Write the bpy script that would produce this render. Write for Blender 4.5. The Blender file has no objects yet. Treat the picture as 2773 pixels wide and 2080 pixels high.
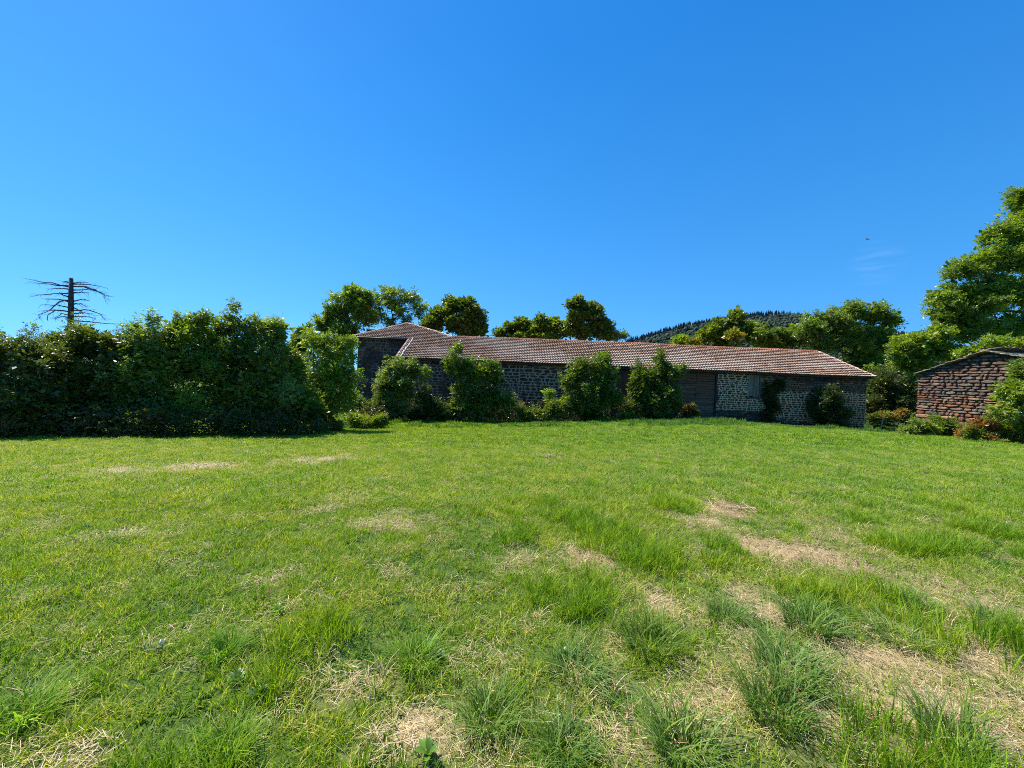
import bpy, math, random
import numpy as np
from mathutils import Matrix, Vector

rng = np.random.default_rng(7)
random.seed(7)
scene = bpy.context.scene
COL = scene.collection

# ------------------------------------------------------------------ camera, sky, sun, exposure
F = 1042.0 / 2773.0
EYE = 1.6
cam_d = bpy.data.cameras.new("camera")
cam_d.sensor_width = 36.0
cam_d.lens = 36.0 * F
cam_d.clip_start = 0.05
cam_d.clip_end = 6000
cam = bpy.data.objects.new("camera", cam_d)
COL.objects.link(cam)
ROT = Matrix.Rotation(math.radians(89.0), 4, 'X') @ Matrix.Rotation(math.radians(2.4), 4, 'Z')
cam.matrix_world = Matrix.Translation((0, 0, EYE)) @ ROT
scene.camera = cam

SUN_EL, SUN_AZ = 56.0, -60.0          # azimuth clockwise from +Y (the barn side); negative = to the left
sunv = Vector((math.sin(math.radians(SUN_AZ)) * math.cos(math.radians(SUN_EL)),
               math.cos(math.radians(SUN_AZ)) * math.cos(math.radians(SUN_EL)), math.sin(math.radians(SUN_EL))))
sd = bpy.data.lights.new("sun", 'SUN')
sd.energy = 4.6
sd.angle = math.radians(0.53)
sd.color = (1.0, 0.95, 0.87)
so = bpy.data.objects.new("sun", sd)
COL.objects.link(so)
so.rotation_euler = sunv.to_track_quat('Z', 'Y').to_euler()

world = bpy.data.worlds.new("World")
scene.world = world
world.use_nodes = True
wt = world.node_tree
wt.nodes.clear()


def N(t, kind, **kw):
    n = t.nodes.new(kind)
    for k, v in kw.items():
        if k.startswith('i_'):
            n.inputs[k[2:].replace('_', ' ')].default_value = v
        else:
            setattr(n, k, v)
    return n


sky = N(wt, 'ShaderNodeTexSky', sky_type='NISHITA', sun_disc=False, sun_elevation=math.radians(SUN_EL),
        sun_rotation=math.radians(SUN_AZ), altitude=800.0, air_density=1.0, dust_density=0.15, ozone_density=3.0)
hsv = N(wt, 'ShaderNodeHueSaturation')
hsv.inputs['Saturation'].default_value = 1.35
hsv.inputs['Value'].default_value = 1.2
hsv.inputs['Hue'].default_value = 0.497
bg = N(wt, 'ShaderNodeBackground')
bg.inputs['Strength'].default_value = 0.105
wo = N(wt, 'ShaderNodeOutputWorld')
# faint wisps of cirrus low on the right
tc = N(wt, 'ShaderNodeTexCoord')
mp = N(wt, 'ShaderNodeMapping')
mp.inputs['Scale'].default_value = (5, 5, 34)
nz = N(wt, 'ShaderNodeTexNoise')
nz.inputs['Scale'].default_value = 2.2
nz.inputs['Detail'].default_value = 5
rp = N(wt, 'ShaderNodeMapRange')
rp.inputs['From Min'].default_value = 0.42
rp.inputs['From Max'].default_value = 0.75
dotn = N(wt, 'ShaderNodeVectorMath', operation='DISTANCE')
_v = (ROT.to_3x3() @ Vector(((2375 - 1386.5) / 1042, -(712 - 1040) / 1042, -1))).normalized()
dotn.inputs[1].default_value = _v
r2 = N(wt, 'ShaderNodeMapRange')
r2.inputs['From Min'].default_value = 0.045
r2.inputs['From Max'].default_value = 0.005
mul = N(wt, 'ShaderNodeMath', operation='MULTIPLY')
mul2 = N(wt, 'ShaderNodeMath', operation='MULTIPLY')
mul2.inputs[1].default_value = 0.08
mx = N(wt, 'ShaderNodeMix', data_type='RGBA')
mx.inputs[7].default_value = (6.5, 7.6, 9.0, 1)
L = wt.links.new
# look a little above the horizon band so the low sky stays clear blue, as on this dry day
sv1 = N(wt, 'ShaderNodeSeparateXYZ'); sv2 = N(wt, 'ShaderNodeCombineXYZ'); sv3 = N(wt, 'ShaderNodeMath', operation='MULTIPLY_ADD')
sv4 = N(wt, 'ShaderNodeMath', operation='MAXIMUM'); sv4.inputs[1].default_value = 0.0
sv3.inputs[1].default_value = 0.86; sv3.inputs[2].default_value = 0.14
tc0 = N(wt, 'ShaderNodeTexCoord')
L(tc0.outputs['Generated'], sv1.inputs[0]); L(sv1.outputs[0], sv2.inputs[0]); L(sv1.outputs[1], sv2.inputs[1])
L(sv1.outputs[2], sv4.inputs[0]); L(sv4.outputs[0], sv3.inputs[0]); L(sv3.outputs[0], sv2.inputs[2]); L(sv2.outputs[0], sky.inputs[0])
L(sky.outputs[0], hsv.inputs['Color'])
L(tc.outputs['Generated'], mp.inputs[0])
L(mp.outputs[0], nz.inputs[0])
L(nz.outputs[0], rp.inputs[0])
L(tc.outputs['Generated'], dotn.inputs[0])
L(dotn.outputs['Value'], r2.inputs[0])
L(rp.outputs[0], mul.inputs[0])
L(r2.outputs[0], mul.inputs[1])
L(mul.outputs[0], mul2.inputs[0])
L(mul2.outputs[0], mx.inputs[0])
az1 = N(wt, 'ShaderNodeMix', data_type='RGBA'); az1.inputs[6].default_value = (.50, 2.35, 5.0, 1); az1.inputs[7].default_value = (.10, 1.15, 4.0, 1)
az2 = N(wt, 'ShaderNodeMapRange'); az2.inputs['From Min'].default_value = 0.0; az2.inputs['From Max'].default_value = 0.65
L(sv1.outputs[2], az2.inputs[0]); L(az2.outputs[0], az1.inputs[0])
az3 = N(wt, 'ShaderNodeMix', data_type='RGBA'); az3.inputs[0].default_value = 0.45
L(hsv.outputs[0], az3.inputs[6]); L(az1.outputs[2], az3.inputs[7]); L(az3.outputs[2], mx.inputs[6])
L(mx.outputs[2], bg.inputs[0])
L(bg.outputs[0], wo.inputs[0])

scene.view_settings.view_transform = 'Standard'
scene.view_settings.look = 'None'
scene.view_settings.exposure = 0.95
scene.view_settings.gamma = 1.0
scene.view_settings.use_curve_mapping = False
scene.render.engine = 'CYCLES'
scene.cycles.use_denoising = False
scene.cycles.filter_width = 1.0
scene.cycles.max_bounces = 6
scene.cycles.diffuse_bounces = 3
scene.cycles.transmission_bounces = 3
scene.cycles.transparent_max_bounces = 4
scene.cycles.sample_clamp_indirect = 6

# ------------------------------------------------------------------ layout helpers
R3 = np.array(ROT.to_3x3())


def P(px, py, Y):
    """world point at distance Y that the photograph shows at (px, py)"""
    v = R3 @ np.array([(px - 1386.5) / 1042, -(py - 1040) / 1042, -1.0])
    v = v * (Y / v[1])
    return np.array([v[0], v[1], v[2] + EYE])


def proj(p):
    """where world points fall in the photograph (used to read the wall's regions)"""
    q = (np.atleast_2d(p) - np.array([0, 0, EYE])) @ R3
    return 1386.5 + 1042 * q[:, 0] / -q[:, 2], 1040 - 1042 * q[:, 1] / -q[:, 2]


def lattice(ix, iy, s):
    h = (ix.astype(np.int64) * 374761393 + iy.astype(np.int64) * 668265263 + s * 974634777) & 0x7fffffff
    h = ((h ^ (h >> 13)) * 1274126177) & 0x7fffffff
    return ((h ^ (h >> 16)) & 0xffff) / 65535.0


def noise(x, y, s=0):
    x = np.asarray(x, float); y = np.asarray(y, float)
    ix = np.floor(x); iy = np.floor(y)
    fx = x - ix; fy = y - iy
    fx = fx * fx * (3 - 2 * fx); fy = fy * fy * (3 - 2 * fy)
    a = lattice(ix, iy, s); b = lattice(ix + 1, iy, s); c = lattice(ix, iy + 1, s); d = lattice(ix + 1, iy + 1, s)
    return (a * (1 - fx) + b * fx) * (1 - fy) + (c * (1 - fx) + d * fx) * fy


def fbm(x, y, s=0, o=4):
    t = 0; a = 0.5; n = 0
    for i in range(o):
        t = t + a * noise(np.asarray(x) * 2 ** i, np.asarray(y) * 2 ** i, s + i * 17); n += a; a *= 0.5
    return t / n


# ground heights: a thin-plate surface through measured feet of hedge, barn and bank
ctrl = [(-4, 0, -.08), (4, 0, .04), (0, 0, 0), (0, -8, .3), (-9, -6, 0), (9, -6, .3)]
for px, py, Y in [(0, 1194, 13.6), (400, 1190, 15.5), (700, 1187, 18), (850, 1182, 20), (1000, 1165, 25), (1150, 1152, 28),
                  (1386, 1147, 30), (1700, 1142, 31.2), (1900, 1139, 32), (2050, 1152, 32.6), (2200, 1164, 33.4),
                  (2345, 1174, 34.5), (2500, 1182, 24), (2773, 1204, 17)]:
    ctrl.append(tuple(P(px, py, Y)))
ctrl += [(-30, 30, -2.6), (-12, 37, -2.6), (0, 37, -2.3), (18, 37, -1.9), (30, 37, -2.3), (0, 55, -2.6), (40, 50, -2.4), (-40, 55, -3), (40, 8, .3), (-35, 5, -1.6)]
ctrl = np.array(ctrl)


def _U(r2):
    return 0.5 * r2 * np.log(r2 + 1e-9)


_A = ctrl[:, :2]
_K = _U(((_A[:, None] - _A[None]) ** 2).sum(-1)) + np.eye(len(_A)) * 0.6
_Q = np.c_[np.ones(len(_A)), _A]
_M = np.block([[_K, _Q], [_Q.T, np.zeros((3, 3))]])
_w = np.linalg.solve(_M, np.r_[ctrl[:, 2], 0, 0, 0])


def G(x, y, bumps=True):
    x = np.asarray(x, float); y = np.asarray(y, float)
    sh = x.shape
    X = np.c_[x.ravel(), y.ravel()]
    Xc = np.clip(X, (-50, -20), (50, 62))
    z = _U(((Xc[:, None] - _A[None]) ** 2).sum(-1)) @ _w[:len(_A)] + np.c_[np.ones(len(X)), Xc] @ _w[len(_A):]
    d = np.hypot(X[:, 0], X[:, 1])
    t = np.clip((d - 50) / 80, 0, 1); t = t * t * (3 - 2 * t)
    z = z * (1 - t) + t * (-3.2)
    if bumps:
        z = z + (fbm(X[:, 0] * .55, X[:, 1] * .55, 3, 3) - .5) * .10 * np.clip(1 - d / 45, 0, 1)
    return z.reshape(sh)


def g1(x, y):
    return float(G(np.array([x]), np.array([y]))[0])


# ------------------------------------------------------------------ object helpers
def link(name, data, parent=None, mat=None, **props):
    o = bpy.data.objects.new(name, data)
    COL.objects.link(o)
    if parent is not None:
        o.parent = parent
        o.matrix_parent_inverse = Matrix.Identity(4)
    if mat is not None and data is not None and len(data.materials) == 0:
        data.materials.append(mat)
    for k, v in props.items():
        o[k] = v
    return o


def thing(name, label, cat, loc=(0, 0, 0), rz=0.0, group=None):
    o = bpy.data.objects.new(name, None)
    COL.objects.link(o)
    o.location = loc
    o.rotation_euler = (0, 0, rz)
    o.empty_display_size = .2
    o['label'] = label
    o['category'] = cat
    if group:
        o['group'] = group
    return o


def mesh_np(name, V, faces, col=None, smooth=False):
    """V (n,3); faces either (m,k) array or list of tuples"""
    me = bpy.data.meshes.new(name)
    V = np.asarray(V, np.float32)
    if isinstance(faces, np.ndarray):
        m, k = faces.shape
        me.vertices.add(len(V)); me.vertices.foreach_set('co', V.ravel())
        me.loops.add(m * k); me.loops.foreach_set('vertex_index', faces.astype(np.int32).ravel())
        me.polygons.add(m)
        me.polygons.foreach_set('loop_start', np.arange(0, m * k, k, dtype=np.int32))
        try:
            me.polygons.foreach_set('loop_total', np.full(m, k, np.int32))
        except Exception:
            pass
        me.update(calc_edges=True)
    else:
        me.from_pydata([tuple(map(float, v)) for v in V], [], faces)
        me.update()
    if col is not None:
        a = me.color_attributes.new('Col', 'FLOAT_COLOR', 'POINT')
        c = np.ones((len(V), 4), np.float32); c[:, :3] = col
        a.data.foreach_set('color', c.ravel())
    if smooth:
        me.polygons.foreach_set('use_smooth', np.ones(len(me.polygons), bool))
    return me


class MB:
    def __init__(s):
        s.v = []; s.f = []; s.c = []

    def add(s, V, Fc, c=(1, 1, 1)):
        b = len(s.v)
        s.v.extend([tuple(p) for p in V])
        s.f.extend([tuple(i + b for i in f) for f in Fc])
        s.c.extend([tuple(c)] * len(V))

    def box(s, lo, hi, c=(1, 1, 1)):
        x0, y0, z0 = lo; x1, y1, z1 = hi
        s.add([(x0, y0, z0), (x1, y0, z0), (x1, y1, z0), (x0, y1, z0), (x0, y0, z1), (x1, y0, z1), (x1, y1, z1), (x0, y1, z1)],
              [(0, 3, 2, 1), (4, 5, 6, 7), (0, 1, 5, 4), (1, 2, 6, 5), (2, 3, 7, 6), (3, 0, 4, 7)], c)

    def tube(s, pts, rad, n=6, c=(1, 1, 1), cap=True):
        pts = [np.asarray(p, float) for p in pts]
        rings = []
        for i, p in enumerate(pts):
            d = pts[min(i + 1, len(pts) - 1)] - pts[max(i - 1, 0)]
            d = d / (np.linalg.norm(d) + 1e-9)
            a = np.cross(d, (0.3, 0.9, 0.2) if abs(d[1]) < .8 else (1, 0, 0)); a /= np.linalg.norm(a) + 1e-9
            b = np.cross(d, a)
            rings.append([p + rad[i] * (math.cos(t) * a + math.sin(t) * b) for t in np.linspace(0, 2 * math.pi, n, endpoint=False)])
        V = [q for r in rings for q in r]
        Fc = [(i * n + j, i * n + (j + 1) % n, (i + 1) * n + (j + 1) % n, (i + 1) * n + j) for i in range(len(pts) - 1) for j in range(n)]
        if cap:
            Fc.append(tuple((len(pts) - 1) * n + j for j in range(n)))
            Fc.append(tuple(n - 1 - j for j in range(n)))
        s.add(V, Fc, c)

    def mesh(s, name, smooth=False):
        return mesh_np(name, np.array(s.v), s.f, np.array(s.c), smooth)


# ------------------------------------------------------------------ materials
def newmat(name):
    m = bpy.data.materials.new(name); m.use_nodes = True
    t = m.node_tree; t.nodes.clear()
    out = t.nodes.new('ShaderNodeOutputMaterial')
    return m, t, out


def colnode(t, name='Col'):
    a = t.nodes.new('ShaderNodeAttribute'); a.attribute_name = name
    return a


def mixc(t, a, b, f, mode='MIX'):
    n = t.nodes.new('ShaderNodeMix'); n.data_type = 'RGBA'; n.blend_type = mode
    for sock, v in ((0, f), (6, a), (7, b)):
        if hasattr(v, 'is_output') or hasattr(v, 'links'):
            t.links.new(v, n.inputs[sock])
        else:
            n.inputs[sock].default_value = v if sock == 0 else (*v, 1)
    return n.outputs[2]


def tnoise(t, scale, detail=4, coord=None, vec=(1, 1, 1)):
    n = t.nodes.new('ShaderNodeTexNoise'); n.inputs['Scale'].default_value = scale; n.inputs['Detail'].default_value = detail
    if coord is None:
        g = t.nodes.new('ShaderNodeNewGeometry'); coord = g.outputs['Position']
    m = t.nodes.new('ShaderNodeMapping'); m.inputs['Scale'].default_value = vec
    t.links.new(coord, m.inputs[0]); t.links.new(m.outputs[0], n.inputs[0])
    return n.outputs[0]


def mrange(t, v, a, b, c=0.0, d=1.0):
    n = t.nodes.new('ShaderNodeMapRange')
    for i, x in enumerate((a, b, c, d)):
        n.inputs[i + 1].default_value = x
    t.links.new(v, n.inputs[0])
    return n.outputs[0]


def leaf_material(name, trans=0.35, rough=0.45, spec=0.5):
    m, t, out = newmat(name)
    a = colnode(t)
    oi = t.nodes.new('ShaderNodeObjectInfo')
    pb = t.nodes.new('ShaderNodeBsdfPrincipled')
    pb.inputs['Roughness'].default_value = rough
    pb.inputs['Specular IOR Level'].default_value = spec
    tr = t.nodes.new('ShaderNodeBsdfTranslucent')
    t.links.new(a.outputs['Color'], pb.inputs['Base Color'])
    c2 = mixc(t, a.outputs['Color'], (1.5, 1.6, .55), 1.0, 'MULTIPLY')
    t.links.new(c2, tr.inputs[0])
    ms = t.nodes.new('ShaderNodeMixShader'); ms.inputs[0].default_value = trans
    t.links.new(pb.outputs[0], ms.inputs[1]); t.links.new(tr.outputs[0], ms.inputs[2])
    t.links.new(ms.outputs[0], out.inputs[0])
    return m


def simple_material(name, rough=.8, detail=12.0, amount=.35, bump=.4, spec=.3, bdist=.02):
    """base = vertex colour x object colour, broken up by noise"""
    m, t, out = newmat(name)
    a = colnode(t)
    oi = t.nodes.new('ShaderNodeObjectInfo')
    base = mixc(t, a.outputs['Color'], oi.outputs['Color'], 1.0, 'MULTIPLY')
    n = tnoise(t, detail, 6)
    f = mrange(t, n, .3, .7, 1 - amount, 1 + amount)
    mul = t.nodes.new('ShaderNodeVectorMath'); mul.operation = 'SCALE'
    t.links.new(base, mul.inputs[0]); t.links.new(f, mul.inputs['Scale'])
    pb = t.nodes.new('ShaderNodeBsdfPrincipled')
    pb.inputs['Roughness'].default_value = rough
    pb.inputs['Specular IOR Level'].default_value = spec
    t.links.new(mul.outputs[0], pb.inputs['Base Color'])
    if bump:
        b = t.nodes.new('ShaderNodeBump'); b.inputs['Strength'].default_value = bump; b.inputs['Distance'].default_value = bdist
        t.links.new(tnoise(t, detail * 2.5, 8), b.inputs['Height']); t.links.new(b.outputs[0], pb.inputs['Normal'])
    t.links.new(pb.outputs[0], out.inputs[0])
    return m


M_leaf = leaf_material('leaf', .42, .38, .5)
M_bark = simple_material('bark', .9, 6, .4, .6)
M_stone = simple_material('basalt', .85, 9, .45, .7, .3, .03)
M_mortar = simple_material('mortar', .95, 14, .22, .5, .2)
M_tile = simple_material('terracotta', .8, 7, .25, .2, .2, .01)
M_wood = simple_material('weathered_wood', .85, 8, .35, .5)
M_metal = simple_material('dark_zinc', .5, 5, .2, 0, .5)
M_feather = simple_material('feather', .8, 5, .2, 0)

# grass blades: hue drifts over the field (yellow-green left, bluer right), each tuft a bit different
M_grass, t, out = newmat('grass_blade')
a = colnode(t)
geo = t.nodes.new('ShaderNodeNewGeometry')
sep = t.nodes.new('ShaderNodeSeparateXYZ'); t.links.new(geo.outputs['Position'], sep.inputs[0])
n1 = tnoise(t, .35, 3)
ad = t.nodes.new('ShaderNodeMath'); ad.operation = 'MULTIPLY_ADD'
ad.inputs[1].default_value = 5.0
t.links.new(n1, ad.inputs[0]); t.links.new(sep.outputs[0], ad.inputs[2])
hx = mrange(t, ad.outputs[0], -3.0, 8.5)
side = mixc(t, (1.05, 1.05, .6), (.93, 1.02, 1.22), hx)
n2 = tnoise(t, 1.3, 4)
tone = mixc(t, (.82, .92, .9), (1.22, 1.08, .95), mrange(t, n2, .35, .65))
oi = t.nodes.new('ShaderNodeObjectInfo')
rndc = mixc(t, (.75, .85, .8), (1.25, 1.15, 1.1), oi.outputs['Random'])
c = mixc(t, mixc(t, mixc(t, a.outputs['Color'], side, 1.0, 'MULTIPLY'), tone, 1.0, 'MULTIPLY'), rndc, 1.0, 'MULTIPLY')
pb = t.nodes.new('ShaderNodeBsdfPrincipled'); pb.inputs['Roughness'].default_value = .5
pb.inputs['Specular IOR Level'].default_value = .14
tr = t.nodes.new('ShaderNodeBsdfTranslucent')
t.links.new(c, pb.inputs['Base Color'])
t.links.new(mixc(t, c, (1.35, 1.5, .6), 1.0, 'MULTIPLY'), tr.inputs[0])
ms = t.nodes.new('ShaderNodeMixShader'); ms.inputs[0].default_value = .42
t.links.new(pb.outputs[0], ms.inputs[1]); t.links.new(tr.outputs[0], ms.inputs[2]); t.links.new(ms.outputs[0], out.inputs[0])

M_straw = simple_material('straw_blade', .6, 20, .25, 0, .4)

# soil and thatch under the grass
M_ground, t, out = newmat('field_ground')
a = colnode(t, 'straw')
n1 = tnoise(t, 26, 6); n2 = tnoise(t, .8, 4)
green = mixc(t, (.035, .065, .014), (.075, .12, .022), mrange(t, n1, .3, .7))
strawc = mixc(t, (.20, .145, .06), (.48, .37, .18), mrange(t, tnoise(t, 55, 6, None, (1, .35, 1)), .35, .65))
base = mixc(t, green, strawc, a.outputs['Fac'])
pb = t.nodes.new('ShaderNodeBsdfPrincipled'); pb.inputs['Roughness'].default_value = .95
pb.inputs['Specular IOR Level'].default_value = .1
bp = t.nodes.new('ShaderNodeBump'); bp.inputs['Strength'].default_value = .8; bp.inputs['Distance'].default_value = .03
t.links.new(n1, bp.inputs['Height']); t.links.new(bp.outputs[0], pb.inputs['Normal'])
t.links.new(base, pb.inputs['Base Color']); t.links.new(pb.outputs[0], out.inputs[0])


# ------------------------------------------------------------------ straw patches of the field (in metres, measured)
def pix_ground(px, py):
    """point of the ground seen at a pixel (marches the ray)"""
    v = R3 @ np.array([(px - 1386.5) / 1042, -(py - 1040) / 1042, -1.0])
    Y = np.linspace(.8, 40, 800)
    s = Y / v[1]
    X = v[0] * s; Z = v[2] * s + EYE
    k = np.argmax(Z < G(X, Y, False))
    return np.array([X[k], Y[k]])


patches = []
for px, py, rx, ry, st in [
        (2120, 1490, 75, 22, 1.1), (2225, 1512, 70, 28, 1.1), (1975, 1380, 45, 22, .95), (1905, 1412, 40, 14, .7), (1585, 1515, 70, 24, .75),
        (1440, 1520, 50, 15, .5), (1060, 1418, 70, 12, .8), (875, 1368, 40, 10, .7), (530, 1268, 80, 9, 1.0), (330, 1275, 70, 9, .85), (860, 1246, 70, 8, .8),
        (1490, 1238, 22, 7, .7), (940, 1235, 24, 5, .5), (155, 1265, 30, 5, .5), (1800, 1640, 55, 26, 1.0), (2060, 1640, 40, 50, .6),
        (2560, 1900, 160, 110, .8), (2250, 2000, 150, 70, .75), (1950, 1940, 90, 90, .6), (2640, 1650, 110, 60, .75), (2030, 1650, 60, 60, .7), (1880, 1930, 80, 60, .6), (2400, 1640, 60, 40, .5), (2350, 1800, 130, 50, 1.0), (2480, 1950, 190, 60, 1.05), (2680, 1800, 90, 100, .8), (2140, 1950, 60, 110, .8), (2500, 1560, 60, 40, .45),
        (1160, 1990, 70, 60, 1.15), (985, 1850, 45, 40, .75), (1540, 1890, 60, 24, .7), (1290, 1840, 40, 30, .4), (1640, 1780, 40, 30, .5),
        (200, 2075, 80, 24, .8), (2270, 1450, 90, 20, .5), (300, 1455, 35, 9, .6), (2000, 1810, 90, 30, .7), (1750, 2050, 90, 40, .6),
        (2180, 1372, 40, 8, .5), (2650, 2010, 100, 50, .9), (2290, 1520, 40, 25, .7), (1980, 1740, 40, 60, .6), (760, 1570, 40, 12, .35), (1320, 2050, 60, 20, .5)]:
    c = pix_ground(px, py)
    a1 = pix_ground(px + rx, py); b1 = pix_ground(px, py - ry)
    patches.append((c[0], c[1], abs(a1[0] - c[0]), abs(b1[1] - c[1]) + .05, st))


def straw_amount(x, y):
    x = np.asarray(x, float); y = np.asarray(y, float)
    s = np.zeros(x.shape)
    wx = x + (fbm(x * 2.2, y * 2.2, 40, 3) - .5) * .55; wy = y + (fbm(x * 2.2, y * 2.2, 60, 3) - .5) * .55
    for cx, cy, rx, ry, st in patches:
        d = ((wx - cx) / rx) ** 2 + ((wy - cy) / ry) ** 2
        s = np.maximum(s, st * np.exp(-d * .8))
    s = s + np.clip((fbm(x * 1.1, y * 1.1, 80, 4) - .55) * 1.6, 0, .4) * np.clip((x + 1.5 - y * .15) / 3, .05, 1) * np.clip(1.3 - y / 7, .1, 1)
    return np.clip(s, 0, 1)


# ------------------------------------------------------------------ ground sheet
def axis(n, a, lim):
    t = np.linspace(-1, 1, n)
    return np.sinh(t * a) / math.sinh(a) * lim


gx = axis(361, 8.2, 3500); gy = axis(361, 8.2, 3500) + 4
GX, GY = np.meshgrid(gx, gy)
GZ = G(GX, GY)
V = np.c_[GX.ravel(), GY.ravel(), GZ.ravel()]
n = 361
i = np.arange(n * n).reshape(n, n)
Fq = np.stack([i[:-1, :-1], i[:-1, 1:], i[1:, 1:], i[1:, :-1]], -1).reshape(-1, 4)
me = mesh_np('ground', V, Fq, None, True)
at = me.color_attributes.new('straw', 'FLOAT_COLOR', 'POINT')
sv = straw_amount(GX, GY).ravel()
at.data.foreach_set('color', np.c_[sv, sv, sv, np.ones_like(sv)].astype(np.float32).ravel())
link('ground', me, None, M_ground, kind='structure', label='sloping meadow ground with thatch and bare straw patches')


# ------------------------------------------------------------------ grass
def blades(nb, radius, hmin, hmax, wid, lean, cols, seg=3, flat=False, shape_pow=.5, seed=0):
    r = np.random.default_rng(seed)
    V = []; Fc = []; C = []
    for k in range(nb):
        th = r.uniform(0, 2 * math.pi); rr = radius * r.uniform() ** shape_pow
        bx, by = rr * math.cos(th), rr * math.sin(th)
        ph = r.uniform(0, 2 * math.pi)
        if not flat:
            ph = th + r.normal() * .9
        h = r.uniform(hmin, hmax)
        ln = lean * r.uniform(.3, 1.3) * h
        w = wid * r.uniform(.7, 1.3)
        dx, dy = math.cos(ph), math.sin(ph)
        fa = r.uniform(0, math.pi)
        sx, sy = math.cos(ph + math.pi / 2 + r.normal() * .5), math.sin(ph + math.pi / 2 + r.normal() * .5)
        b = len(V)
        col = np.array(cols[r.integers(len(cols))]) * r.uniform(.8, 1.2)
        z0 = r.uniform(.003, .03) if flat else -.01
        tilt = r.normal() * .1
        for s in range(seg + 1):
            u = s / seg
            if flat:
                x = bx + dx * (u - .5) * h; y = by + dy * (u - .5) * h; z = z0 + (u - .5) * tilt * h + .01
                ww = w * (1 - .5 * abs(2 * u - 1))
            else:
                x = bx + dx * ln * u ** 2; y = by + dy * ln * u ** 2; z = z0 + h * (u - .28 * lean * u ** 3)
                ww = w * (1 - u ** 1.6) + .0004
            if s < seg or flat:
                V += [(x - sx * ww / 2, y - sy * ww / 2, z), (x + sx * ww / 2, y + sy * ww / 2, z)]; C += [col, col]
            else:
                V.append((x, y, z)); C.append(col)
        for s in range(seg):
            q = b + 2 * s
            if s < seg - 1 or flat:
                Fc.append((q, q + 1, q + 3, q + 2))
            else:
                Fc.append((q, q + 1, q + 2))
    return np.array(V), Fc, np.array(C)


g_cols = [(.215, .31, .016), (.17, .27, .014), (.29, .37, .02), (.125, .21, .016), (.33, .385, .035), (.19, .31, .014), (.42, .43, .13)]
g_dry = [(.45, .37, .18), (.36, .33, .13)]
s_cols = [(.52, .39, .20), (.42, .30, .14), (.62, .50, .30), (.27, .19, .09), (.47, .33, .16)]


def variants(colname, specs, mat):
    c = bpy.data.collections.new(colname)
    for k, sp in enumerate(specs):
        V, Fc, C = blades(seed=100 + k, **sp)
        me = mesh_np(colname, V, Fc, C)
        me.materials.append(mat)
        o = bpy.data.objects.new('%s_%02d' % (colname, k), me)
        c.objects.link(o)
    return c


def scatter(name, coll, pts, rot, scl, idx, **props):
    me = bpy.data.meshes.new(name)
    me.vertices.add(len(pts)); me.vertices.foreach_set('co', np.asarray(pts, np.float32).ravel())
    for nm, ty, arr, key in (('rot', 'FLOAT_VECTOR', rot, 'vector'), ('scl', 'FLOAT_VECTOR', scl, 'vector'), ('idx', 'INT', idx, 'value')):
        at = me.attributes.new(nm, ty, 'POINT')
        at.data.foreach_set(key, np.ascontiguousarray(arr, np.int32 if ty == 'INT' else np.float32).ravel())
    me.update()
    o = link(name, me, None, None, **props)
    ng = bpy.data.node_groups.new(name, 'GeometryNodeTree')
    ng.interface.new_socket('Geometry', in_out='INPUT', socket_type='NodeSocketGeometry')
    ng.interface.new_socket('Geometry', in_out='OUTPUT', socket_type='NodeSocketGeometry')
    gi = ng.nodes.new('NodeGroupInput'); go = ng.nodes.new('NodeGroupOutput')
    ip = ng.nodes.new('GeometryNodeInstanceOnPoints')
    ci = ng.nodes.new('GeometryNodeCollectionInfo')
    ci.inputs['Collection'].default_value = coll
    ci.inputs['Separate Children'].default_value = True
    ci.inputs['Reset Children'].default_value = True

    def na(nm, dt):
        x = ng.nodes.new('GeometryNodeInputNamedAttribute'); x.data_type = dt; x.inputs['Name'].default_value = nm
        return x.outputs['Attribute']
    e2r = ng.nodes.new('FunctionNodeEulerToRotation')
    ng.links.new(na('rot', 'FLOAT_VECTOR'), e2r.inputs[0])
    ng.links.new(gi.outputs[0], ip.inputs['Points'])
    ng.links.new(ci.outputs[0], ip.inputs['Instance'])
    ip.inputs['Pick Instance'].default_value = True
    ng.links.new(na('idx', 'INT'), ip.inputs['Instance Index'])
    ng.links.new(e2r.outputs[0], ip.inputs['Rotation'])
    ng.links.new(na('scl', 'FLOAT_VECTOR'), ip.inputs['Scale'])
    ng.links.new(ip.outputs[0], go.inputs[0])
    md = o.modifiers.new('scatter', 'NODES'); md.node_group = ng
    return o


gc = g_cols
near_c = variants('near_tuft', [dict(nb=26, radius=.06, hmin=.04, hmax=.10, wid=.0042, lean=.8, cols=gc + g_dry[:1]),
                                dict(nb=22, radius=.07, hmin=.035, hmax=.085, wid=.005, lean=1.0, cols=gc),
                                dict(nb=28, radius=.05, hmin=.05, hmax=.12, wid=.004, lean=.7, cols=gc),
                                dict(nb=22, radius=.07, hmin=.03, hmax=.09, wid=.0045, lean=1.1, cols=gc + g_dry),
                                dict(nb=34, radius=.055, hmin=.08, hmax=.17, wid=.0050, lean=.75, cols=gc[:4], seg=4),
                                dict(nb=16, radius=.05, hmin=.03, hmax=.06, wid=.013, lean=.9, cols=[(.07, .15, .03), (.10, .19, .05)])], M_grass)
mid_c = variants('mid_tuft', [dict(nb=42, radius=.15, hmin=.05, hmax=.11, wid=.009, lean=.9, cols=gc + g_dry, seg=2),
                              dict(nb=42, radius=.16, hmin=.04, hmax=.10, wid=.010, lean=1.1, cols=gc, seg=2),
                              dict(nb=46, radius=.14, hmin=.06, hmax=.14, wid=.008, lean=.8, cols=gc, seg=2),
                              dict(nb=40, radius=.16, hmin=.04, hmax=.09, wid=.010, lean=1.1, cols=gc + g_dry, seg=2)], M_grass)
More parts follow.
